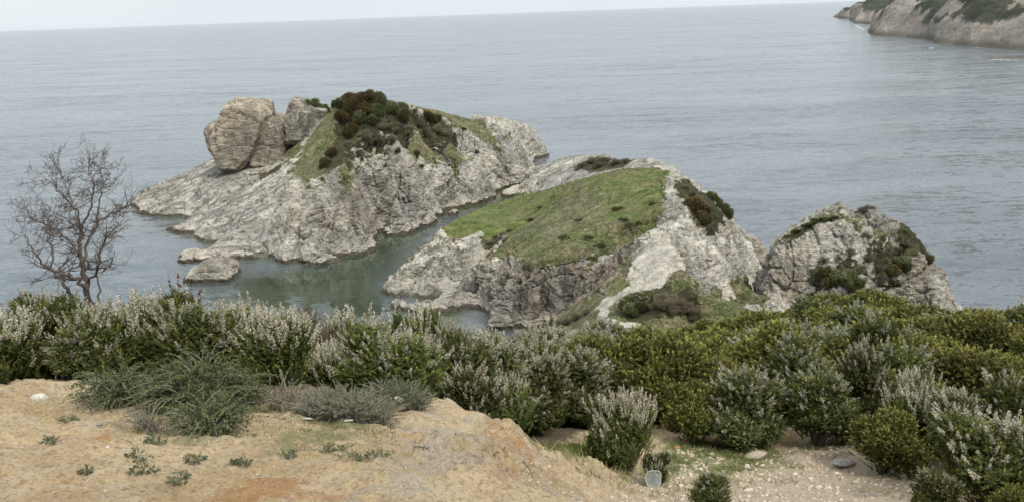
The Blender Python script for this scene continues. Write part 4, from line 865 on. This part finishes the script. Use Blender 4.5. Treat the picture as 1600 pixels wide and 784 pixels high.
for i, (u, v, s) in enumerate(((1290, 436, 2.4), (1305, 442, 2.8), (1320, 448, 2.8), (1298, 450, 2.6), (1330, 440, 2.4), (1340, 452, 2.4), (1395, 430, 2.6), (1412, 425, 2.8), (1428, 424, 2.6), (1445, 415, 2.4), (1456, 412, 2.2), (1402, 418, 2.2), (1330, 457, 2.2))):
    scrub(FS, u, v, s * 1.05, KG[i % 2] if i % 3 else KR[0], 'dark green bush on the face of the right hand stack', 'green bushes on the right hand stack', .7)
for i, (u, v, s) in enumerate(((1310, 405, 1.8), (1330, 396, 1.6), (1355, 408, 2.2), (1370, 424, 2.2), (1385, 402, 1.8), (1415, 385, 1.8), (1430, 394, 2.), (1345, 424, 2.2), (1375, 440, 2.0), (1285, 410, 1.8), (1440, 400, 2), (1350, 332, 1.8), (1358, 330, 1.8), (1350, 372, 2))):
    scrub(FS, u, v, s, KW[0], 'brown thorn bush on the face of the right hand stack', 'brown bushes on the right hand stack', .55)
for i, (u, v, s) in enumerate(((1230, 374, 1.6), (1245, 364, 1.6), (1260, 355, 1.6), (1275, 347, 1.6), (1290, 345, 1.6), (1305, 342, 1.5))):
    scrub(FS, u, v, s, KG[i % 2], 'low olive bush topping the right hand stack', 'bushes on top of the right hand stack', .4)

# ---- grass: tussocks on the promontory and blades on the near ground
def grass_patch(name, pos_, hgt_, nb_, wdt_, c0, c1, seed, spread=.5):
    rng = np.random.RandomState(seed); n = len(pos_); B = np.repeat(pos_, nb_, 0); H = np.repeat(hgt_, nb_)
    B = B + np.stack([rng.normal(size=len(B)), rng.normal(size=len(B)), np.zeros(len(B))], 1) * (H * .3)[:, None]
    D = norm(rng.normal(size=B.shape) * (spread, spread, 0) + (0, 0, 1))
    t = np.repeat(rng.uniform(size=n), nb_); cols = colmix(c0, c1, np.clip(t + rng.normal(size=len(B)) * .2, 0, 1))
    V, F_, Cc = leaves(B - (0, 0, .01), D, H * rng.uniform(.5, 1.2, len(B)), H * wdt_, cols, rng)
    return link(name, mesh_np(name, V, F_, M_leaf, False, Cc))
def in_poly(fld, poly, n, rng):
    pl = np.array([fld.hit(*q)[:2] for q in poly]); a, b = pl.min(0), pl.max(0)
    pts = rng.uniform(a, b, (n, 2)); pts = pts[polysd(pl, pts[:, 0], pts[:, 1]) > 0]
    return np.column_stack([pts, fld.h(pts[:, 0], pts[:, 1])])
r5 = np.random.RandomState(5)
dryp = in_poly(FP, POL_P[1][1], 9000, r5); dryp = dryp[perlin(dryp * .5) + r5.normal(size=len(dryp)) * .3 > .0]
tag(grass_patch('grass', dryp, r5.uniform(.15, .38, len(dryp)), 7, .3, (.07, .08, .03), (.27, .235, .13), 3), kind='stuff')
gp_ = in_poly(FP, POL_P[3][1][:9], 3000, r5)
tag(grass_patch('grass', gp_, r5.uniform(.15, .4, len(gp_)), 7, .3, (.09, .1, .04), (.25, .22, .13), 4), kind='stuff')
gp_ = in_poly(FI, POL_I[0][1], 5000, r5)
tag(grass_patch('grass', gp_, r5.uniform(.2, .5, len(gp_)), 6, .3, (.08, .085, .035), (.22, .19, .11), 6), kind='stuff')
tus = [(965, 328), (985, 352), (975, 345), (1000, 350), (830, 345), (845, 325), (880, 372), (920, 372), (1020, 320), (940, 385), (905, 345)]
tm = grass_patch('grass_tussock', np.zeros((14, 3)) + r5.normal(size=(14, 3)) * (.22, .22, 0), np.full(14, .42), 16, .14, (.035, .045, .015), (.1, .11, .04), 8)
for i, (u, v) in enumerate(tus):
    o = tm if i == 0 else tm.copy()
    if i: C.objects.link(o)
    o.location = FP.hit(u, v) ; o.rotation_euler.z = i * 1.3; s = r5.uniform(.8, 1.3); o.scale = (s, s, s)
    tag(o, 'dark grass tussock on the green top, ' + ('near the front rim' if v > 368 else 'high up' if v < 332 else 'halfway up') + (' on the left' if u < 890 else ' on the right' if u > 960 else ' in the middle'), 'tussock', 'dark tussocks on the grass top')
for poly, n, hh, c0, c1 in (([(850, 692), (950, 692), (945, 722), (880, 718)], 5000, .11, (.1, .15, .035), (.24, .27, .09)), ([(1050, 692), (1200, 692), (1225, 718), (1130, 742), (1050, 738), (1040, 758), (1000, 738)], 9000, .08, (.1, .15, .035), (.24, .26, .09)),
                            ([(815, 686), (1000, 684), (1300, 690), (1300, 700), (830, 700)], 2600, .12, (.12, .11, .05), (.3, .26, .15)),
                            ([(440, 640), (610, 650), (630, 715), (560, 725), (420, 690)], 900, .05, (.06, .09, .03), (.15, .15, .07)), ([(190, 640), (430, 640), (430, 690), (190, 700)], 500, .05, (.06, .09, .03), (.15, .15, .07))):
    g_ = in_poly(Gd, poly, n, r5); g_ = g_[perlin(g_ * 2.2) + r5.normal(size=len(g_)) * .25 > 0]
    tag(grass_patch('grass', g_, r5.uniform(.5, 1.3, len(g_)) * hh, 6, .09, c0, c1, n, .6), kind='stuff')

# ---- the bare thorn tree
def bare_tree():
    rng = np.random.RandomState(21); Y0 = 9.75
    thick, thin = [], []
    def limb(pts, r0, r1, dz=None):
        P_ = np.array([PY(u, v, Y0 + dy) for u, v, dy in pts]); k = len(P_); t = np.linspace(0, k - 1, k * 4)
        Q = np.stack([np.interp(t, range(k), P_[:, a]) for a in range(3)], 1); Q[1:-1] += rng.normal(size=(len(Q) - 2, 3)) * .012
        R = np.linspace(r0, r1, len(Q)); thick.append((Q, R)); return Q, R
    def twig(p0, d0, ln, r, depth):
        k = max(4, int(ln / .045)); Q = [p0]; d = norm(d0)
        for i in range(k):
            d = norm(d + rng.normal(size=3) * (.2 if depth else .07) + np.array([0, 0, .05])); Q.append(Q[-1] + d * ln / k)
        Q = np.array(Q); R = np.linspace(r, r * .35, len(Q)); (thin if r < .006 else thick).append((Q, R))
        if depth > 0:
            for j in range(rng.randint(3, 6) if depth > 1 else rng.randint(3, 7)):
                i = rng.randint(1, len(Q)); dd = norm(norm(Q[i] - Q[i - 1]) * .6 + rng.normal(size=3) * (1, .9, .7)); twig(Q[i], dd, ln * rng.uniform(.3, .65), max(r * .6, .0022), depth - 1)
    L_ = [limb([(158, 500, .2), (140, 470, .1), (134, 440, 0), (126, 400, 0), (120, 365, .1), (125, 335, .1)], .042, .018),
          limb([(134, 440, 0), (115, 425, -.1), (90, 412, -.2), (62, 402, -.2), (42, 375, -.3), (26, 350, -.3)], .024, .006),
          limb([(110, 458, .1), (98, 438, .1), (78, 414, .2)], .024, .017),
          limb([(126, 410, 0), (132, 370, .2), (150, 330, .3), (185, 310, .4), (208, 300, .4)], .02, .006),
          limb([(120, 380, 0), (95, 350, .2), (60, 330, .3), (35, 320, .2)], .014, .005),
          limb([(125, 345, .1), (118, 310, 0), (90, 280, -.1), (58, 250, -.1)], .014, .003),
          limb([(125, 340, .1), (140, 300, .1), (146, 268, .1), (138, 235, .1)], .014, .003),
          limb([(70, 402, -.2), (72, 360, -.2), (68, 320, -.1)], .012, .005),
          limb([(150, 330, .3), (157, 290, .3), (160, 262, .3), (155, 235, .3)], .01, .003),
          limb([(134, 430, 0), (155, 390, -.3), (165, 350, -.4), (190, 330, -.4)], .014, .005),
          limb([(125, 345, .1), (108, 300, .3), (98, 268, .4), (90, 245, .4)], .01, .003),
          limb([(155, 470, .2), (152, 420, .4), (150, 385, .5), (170, 350, .5)], .012, .005)]
    for li, (Q, R) in enumerate(L_):
        m_ = {2: 2, 0: 9}.get(li, 17)
        for j in range(m_):
            i = rng.randint(max(1, len(Q) // (3 if li else 2)), len(Q)); d = norm(norm(Q[i] - Q[i - 1]) * .5 + rng.normal(size=3) * (1.0, .8, .6) + (0, 0, .1))
            twig(Q[i], d, rng.uniform(.14, .34), max(R[i] * .45, .0035), 2)
    for j in range(34):                          # long straight suckers
        Q, R = L_[[3, 4, 5, 6, 9, 7][j % 6]]; i = rng.randint(len(Q) // 2, len(Q)); d = norm(np.array([rng.normal() * .3 + (.25 if j % 3 == 0 else 0), rng.normal() * .2, 1.]))
        twig(Q[i], d, rng.uniform(.2, .4), .004, 0)
    root = empty('bare_tree', PY(150, 492, Y0)); root.scale = (.9, .9, .93); root.location.z = float(Gd.h(root.location.x, Y0)[0])
    o0 = np.array(root.location)
    a0 = L_[0][0][0]; thick.append((np.array([o0 - (0, 0, .1), (o0 + a0) / 2, a0]), [.055, .048, .042]))
    V, F_ = tube_mesh(thick, 7); link('trunk', mesh_np('trunk', V - o0, F_, M_greybark, True), root)
    V, F_ = tube_mesh(thin, 4); link('crown', mesh_np('crown', V - o0, F_, M_greybark, True), root)
    tag(root, 'bare thorny tree without leaves leaning over the heath at the left', 'tree')
bare_tree()

# red leaved sapling above the heath
def sapling():
    rng = np.random.RandomState(3); Y0 = 9.6; b = PY(285, 500, Y0); b[2] = float(Gd.h(b[0], Y0)[0]); root = empty('sapling', b); paths = []; lb = []; ld = []
    for u, v in ((262, 425), (278, 432), (270, 445), (300, 440), (312, 452), (255, 452), (292, 462)):
        e = PY(u, v, Y0 + rng.uniform(-.15, .15)) - b; tt = np.linspace(0, 1, 8)[:, None]; m1 = e * (.3, .3, .6)
        Q = 2 * tt * (1 - tt) * m1 + tt ** 2 * e; paths.append((Q, np.linspace(.007, .002, 8)))
        for j in range(9): s = rng.uniform(.72, 1.0); k = int(s * 7); lb.append(Q[k] + (Q[min(k + 1, 7)] - Q[k]) * (s * 7 - k)); ld.append(norm(rng.normal(size=3) + (0, 0, .4)))
    V, F_ = tube_mesh(paths, 5); link('stems', mesh_np('stems', V, F_, M_bark, True), root)
    lb, ld = np.array(lb), np.array(ld); t = rng.uniform(size=len(lb)); V, F_, c_ = leaves(lb, ld, np.full(len(lb), .055), np.full(len(lb), .032), colmix((.2, .03, .015), (.16, .16, .05), t), rng)
    link('foliage', mesh_np('foliage', V, F_, M_leaf, False, c_), root); tag(root, 'thin sapling with a few red leaves sticking up above the heath', 'sapling')
sapling()

# low prickly bushes on the bank
def low_bush(name, u0, u1, vb, hgt_, depth, n, c0, c1, twigc, label, seed, leaf=(.026, .011), arch=.5, k=26, ln=(.2, .45)):
    rng = np.random.RandomState(seed); b = Gd.hit((u0 + u1) / 2, vb); wd = (u1 - u0) / F * b[1] / 2; root = empty(name, b); paths, bs, ds, cs = [], [], [], []
    for i in range(n):
        a, r = rng.uniform(0, 6.28), math.sqrt(rng.uniform()); x_, y_ = r * math.cos(a) * wd, r * math.sin(a) * depth
        zg = float(Gd.h(b[0] + x_, b[1] + y_)[0]) - b[2]; hh = hgt_ * math.sqrt(max(.05, 1 - r * r * .85)) * rng.uniform(.35, 1.05)
        p0 = np.array([x_, y_, zg - .01]); d = norm(np.array([x_ / wd * .6 + rng.normal() * .45, -.25 + y_ / depth * .4 + rng.normal() * .45, .9])); l_ = rng.uniform(*ln)
        st_ = np.array([x_ * .9, y_ * .9, zg + hh * rng.uniform(.1, .8)])
        t = np.linspace(0, 1, 7)[:, None]; Q = st_ + d * t * l_ + np.array([0, 0, -1]) * (arch * l_ * t ** 2); Q[:, 2] = np.maximum(Q[:, 2], zg + .01)
        paths.append((Q, np.linspace(.0035, .0012, 7)))
        if i % 4 == 0: paths.append((np.array([p0, (p0 + st_) / 2 + rng.normal(size=3) * .02, st_]), [.006, .005, .0035]))
        tt = rng.uniform(.05, 1, k); idx = tt * 6; fl_ = np.minimum(idx.astype(int), 5); q_ = Q[fl_] + (Q[fl_ + 1] - Q[fl_]) * (idx - fl_)[:, None]
        bs.append(q_); ds.append(norm(d + rng.normal(size=(k, 3)) * .8)); cs.append(colmix(c0, c1, np.clip(rng.uniform() + rng.normal(size=k) * .15, 0, 1)))
    V, F_ = tube_mesh(paths, 3); link('stems', mesh_np('stems', V, F_, twigc, True), root)
    bs, ds, cs = np.vstack(bs), np.vstack(ds), np.vstack(cs); V, F_, c_ = leaves(bs, ds, rng.uniform(.6, 1.3, len(bs)) * leaf[0], np.full(len(bs), leaf[1]), cs, rng)
    link('foliage', mesh_np('foliage', V, F_, M_leaf, False, c_), root); return tag(root, label, 'bush')
M_pale = bark_mat('pale_twig', (.2, .17, .14), (.36, .32, .27)); M_brownt = bark_mat('brown_twig', (.19, .17, .13), (.36, .33, .27))
low_bush('thorn_bush', 245, 390, 630, .42, .3, 850, (.05, .07, .025), (.19, .235, .09), M_pale, 'arching green thorn bush hanging over the sand below the heath', 31, k=30)
low_bush('thorn_bush', 168, 220, 632, .3, .25, 300, (.05, .08, .03), (.15, .19, .07), M_brownt, 'small green bush at the left foot of the arching thorn bush', 32)
low_bush('thorn_bush', 292, 368, 672, .2, .18, 200, (.05, .07, .025), (.19, .235, .09), M_pale, 'lowest drooping clump of the green thorn growth on the sand', 36)
low_bush('dwarf_bush', 470, 618, 652, .2, .28, 900, (.11, .115, .075), (.25, .24, .165), M_brownt, 'low grey twiggy bush on the sand bank left of the white stone', 33, leaf=(.016, .006), arch=.25, ln=(.12, .26))
low_bush('dwarf_bush', 580, 668, 636, .24, .25, 500, (.08, .105, .055), (.22, .24, .14), M_brownt, 'grey green low bush behind the white stone', 34, leaf=(.018, .007), arch=.3, ln=(.12, .24))
low_bush('dwarf_bush', 215, 250, 672, .07, .08, 60, (.1, .1, .07), (.2, .19, .14), M_brownt, 'dead grey twigs trailing down the sand below the thorn bush', 35, leaf=(.014, .004))
low_bush('dwarf_bush', 1480, 1530, 700, .35, .3, 200, (.08, .09, .05), (.18, .18, .1), M_brownt, 'thin twiggy bush between the two right hand heaths', 37)
low_bush('dwarf_bush', 420, 480, 640, .1, .2, 110, (.12, .12, .07), (.28, .24, .16), M_pale, 'dry pale tufts at the left end of the low grey bush', 38, leaf=(.02, .005))
for i, (u, v, wp, hh, lb) in enumerate(((82, 692, 28, .06, 'small green weed on bare sand at the far left'), (225, 735, 50, .08, 'green weed patch low on the sand left of centre'), (210, 712, 34, .07, 'weed trailing below the dead twigs'), (245, 690, 36, .08, 'weed under the arching thorn bush'), (580, 716, 66, .09, 'largest weed patch in the middle of the sand bank'), (305, 722, 40, .06, 'weed on sand below the lowest thorn clump'), (452, 712, 30, .05, 'little weed left of the largest weed patch'), (108, 660, 30, .05, 'dry weed near the two small holes in the sand'), (380, 725, 40, .04, 'flat weed above the orange sand'), (520, 705, 40, .05, 'faint weed just left of the largest weed patch'), (282, 750, 30, .04, 'tiny weed near the bottom edge of the sand'), (135, 742, 20, .03, 'tiny weed at lower left of the sand'), (1180, 700, 30, .06, 'weed on the gravel terrace'))):
    low_bush('weed', u - wp / 2, u + wp / 2, v, hh * .6, wp / F * 6 * .4, int(8 + wp * .4), (.09, .12, .05), (.2, .23, .11), M_brownt, lb, 50 + i, leaf=(.018, .008), k=12, ln=(.03, .07))['category'] = 'weed'

# ------------------------------------------------------------------ stones and litter
def stone_mesh(name, seed, col, col2, flat=.7, sub=3):
    bm = bmesh.new(); bmesh.ops.create_icosphere(bm, subdivisions=sub, radius=1); co = np.array([v.co[:] for v in bm.verts])
    r = 1 + .22 * fbm(co * .9 + seed * 3.1, 3) + .05 * fbm(co * 4 + seed, 2)
    for v, c_, k in zip(bm.verts, co, r): v.co = Vector(c_ * k * np.array([1, .85, flat]))
    me_ = bpy.data.meshes.new(name); bm.to_mesh(me_); bm.free(); me_.polygons.foreach_set('use_smooth', np.ones(len(me_.polygons), bool))
    m_ = Mat(name); tcn = m_.n('TexCoord').outputs['Object']; n_ = m_.noise(tcn, 3, 6, .65); me_.materials.append(m_.done(m_.mix(m_.rng(n_, .4, .65), col, col2), .8, m_.bump(m_.noise(tcn, 9, 5), .4, .05))); return me_
SM = [stone_mesh('white_stone', 1, (.62, .59, .52), (.45, .4, .33), .62), stone_mesh('tan_stone', 2, (.42, .36, .28), (.3, .25, .18), .55), stone_mesh('grey_stone', 3, (.34, .32, .29), (.2, .19, .17), .6), stone_mesh('red_stone', 4, (.4, .2, .12), (.3, .14, .08), .5)]
def stone(u, v, wpx, kind, label, group=None, asp=(1, 1, 1)):
    b = Gd.hit(u, v + wpx * .25); s = wpx / F * b[1] / 2; o = link('stone', SM[kind]); o.location = b + (0, 0, s * .35); o.scale = (s * asp[0], s * asp[1], s * asp[2]); o.rotation_euler = (rg.uniform(-.2, .2), rg.uniform(-.2, .2), rg.uniform(0, .5)); return tag(o, label, 'stone', group)
stone(62, 619, 26, 0, 'smooth oval white stone on the sand at the left', asp=(1, .8, .95))
so_ = stone(621, 634, 18, 0, 'white stone lying in the front of the low grey bush', asp=(1, .9, 1.25)); so_.location = PY(621, 625, so_.location.y - .12)
stone(155, 661, 10, 2, 'small grey stone on the sand right of the oval white one')
stone(168, 697, 9, 0, 'tiny white stone low on the sand at the left')
stone(130, 605, 11, 3, 'small terracotta shard at the foot of the heath')
stone(1412, 741, 13, 0, 'pale round stone right of the round yellow green bush')
stone(1318, 718, 34, 2, 'flat grey rock slab left of the round yellow green bush', asp=(1.2, .9, .5))
stone(1180, 707, 36, 1, 'half buried reddish brown boulder on the gravel terrace', asp=(1.1, .8, .6))
stone(1130, 690, 16, 0, 'white stone at the foot of the white tipped heath')
stone(1057, 698, 12, 3, 'small orange stone right of the lone heath bush')
stone(1168, 729, 14, 0, 'angular white stone in the gravel near the boulder')
stone(545, 655, 13, 0, 'flat white fragment on sand below the white stone', asp=(1.3, .7, .3))
stone(480, 652, 14, 0, 'bleached piece at the left foot of the grey bush', asp=(1.4, .6, .35))
stone(850, 700, 12, 1, 'small stone at the edge of the grass strip')
r6 = np.random.RandomState(61)
def pebbles(name, poly, n, s0, s1, label):
    pts = in_poly(Gd, poly, n, r6); pts = pts[perlin(pts * 1.3) + r6.normal(size=len(pts)) * .35 > -.1]
    bm = bmesh.new(); bmesh.ops.create_icosphere(bm, subdivisions=1, radius=1); bv = np.array([v.co[:] for v in bm.verts]); bf = np.array([[v.index for v in f.verts] for f in bm.faces]); bm.free()
    n = len(pts); nv = len(bv); sc_ = r6.uniform(0, 1, n) ** 3 * (s1 - s0) + s0
    V = bv[None] * (1 + r6.normal(size=(n, nv, 1)) * .16) * (sc_[:, None] * r6.uniform(.6, 1.2, (n, 3)) * (1, 1, .6))[:, None]
    a = r6.uniform(0, 6.28, n); ca, sa = np.cos(a)[:, None], np.sin(a)[:, None]; V = np.stack([V[..., 0] * ca - V[..., 1] * sa, V[..., 0] * sa + V[..., 1] * ca, V[..., 2]], 2) + pts[:, None]
    cc = colmix((.34, .26, .17), (.58, .51, .41), r6.uniform(0, 1, n)); o = link(name, mesh_np(name, V.reshape(-1, 3), (bf[None] + (np.arange(n) * nv)[:, None, None]).reshape(-1, 3), M_peb, True, np.repeat(cc, nv, 0))); return tag(o, kind='stuff')
mp_ = Mat('pebble'); mp_.done(mp_.at('Col', 'Color'), .85); M_peb = mp_.m
pebbles('gravel', [(640, 690), (700, 625), (745, 625), (790, 690), (780, 760), (760, 784), (560, 784)], 16000, .004, .015, '')
pebbles('gravel', [(0, 620), (640, 650), (640, 784), (0, 784)], 3000, .003, .008, '')
pebbles('gravel', [(800, 700), (900, 740), (1060, 784), (850, 784), (770, 720)], 5000, .004, .014, '')
pebbles('gravel', [(1040, 695), (1300, 690), (1440, 700), (1440, 784), (900, 784), (1000, 740)], 15000, .009, .055, '')
# clear plastic sheet
def sheet():
    b = Gd.hit(1022, 757); b[:2] *= 1 - .42 / b[1]; b[2] = float(Gd.h(b[0], b[1])[0]) + .01; s = b[1] / F; root = empty('plastic_sheet', b); W_, H_ = 26 * s, 31 * s; pts = []
    for i in range(24):
        a = 2 * math.pi * i / 24; cx_, cz_ = math.cos(a), math.sin(a); k = 3.2 if cz_ > 0 else 2.4
        x_ = abs(cx_) ** (2 / k) * math.copysign(1, cx_); z_ = abs(cz_) ** (2 / k) * math.copysign(1, cz_); pts.append((x_ * W_ / 2 * (1.05 if z_ > 0 else .95), z_ * H_ / 2 + H_ / 2))
    bm = bmesh.new()
    fr = [bm.verts.new((x_, .03 * (x_ / W_) ** 2 * 4, z_)) for x_, z_ in pts]; bk = [bm.verts.new((x_, .03 * (x_ / W_) ** 2 * 4 + .004, z_)) for x_, z_ in pts]
    bm.faces.new(fr); bm.faces.new(bk[::-1])
    for i in range(24): bm.faces.new((fr[i], bk[i], bk[(i + 1) % 24], fr[(i + 1) % 24]))
    me_ = bpy.data.meshes.new('pane'); bm.to_mesh(me_); bm.free()
    m_ = Mat('clear_plastic'); m_.done((.36, .38, .36), .3, None, .5); t_ = m_.n('BsdfTransparent'); x_ = m_.n('MixShader'); m_.l(m_.rng(m_.noise(m_.pos(), 14, 5, .7),   .3, .8, .25, .6), x_.inputs[0]); m_.l(t_.outputs[0], x_.inputs[1]); m_.l(m_.b.outputs[0], x_.inputs[2]); m_.l(x_.outputs[0], m_.o.inputs[0]); me_.materials.append(m_.m)
    link('pane', me_, root)
    rimp = [np.array([x_, .03 * (x_ / W_) ** 2 * 4, z_]) for x_, z_ in pts + pts[:1]]; V, F_ = tube_mesh([(rimp, [.006] * 25)], 6)
    mr = Mat('plastic_rim'); mr.done((.42, .43, .41), .4); link('rim', mesh_np('rim', V, F_, mr.m, True), root)
    root.rotation_euler = (math.radians(-14), math.radians(4), .12); tag(root, 'clear plastic sheet with rounded corners leaning on the little heath bush', 'plastic sheet')
sheet()
# fallen twigs on the sand bank
for i, (pts, lb) in enumerate((([(648, 700), (656, 703), (668, 702), (680, 698)], 'thin twig in the middle of the sand bank'), ([(818, 722), (828, 738), (832, 748)], 'dark twig on the right flank of the sand bank'), ([(772, 713), (777, 709), (781, 710)], 'short twig on the rusty flank of the sand bank'), ([(945, 733), (985, 745), (1008, 757)], 'stick lying at the foot of the lone heath bush'), ([(232, 672), (236, 684), (242, 690)], 'little stick below the thorn bush'))):
    Q = np.array([Gd.hit(*p_) + (0, 0, .012 + .01 * (k % 2)) for k, p_ in enumerate(pts)]); V, F_ = tube_mesh([(Q, np.linspace(.0045, .002, len(Q)))], 5)
    tag(link('twig', mesh_np('twig', V, F_, M_bark, True)), lb, 'twig')

# ------------------------------------------------------------------ haze
bm = bmesh.new(); bmesh.ops.create_cube(bm, size=1); me_ = bpy.data.meshes.new('haze'); bm.to_mesh(me_); bm.free()
hz = link('haze', me_); hz.scale = (90000, 90000, 110); hz.location = (0, 0, 48)
mh = bpy.data.materials.new('haze'); mh.use_nodes = True; t_ = mh.node_tree; t_.nodes.clear(); o_ = t_.nodes.new('ShaderNodeOutputMaterial'); v_ = t_.nodes.new('ShaderNodeVolumePrincipled')
v_.inputs['Color'].default_value = (.9, .94, 1, 1); v_.inputs['Density'].default_value = .000022; t_.links.new(v_.outputs[0], o_.inputs['Volume']); me_.materials.append(mh)
tag(hz, kind='stuff')
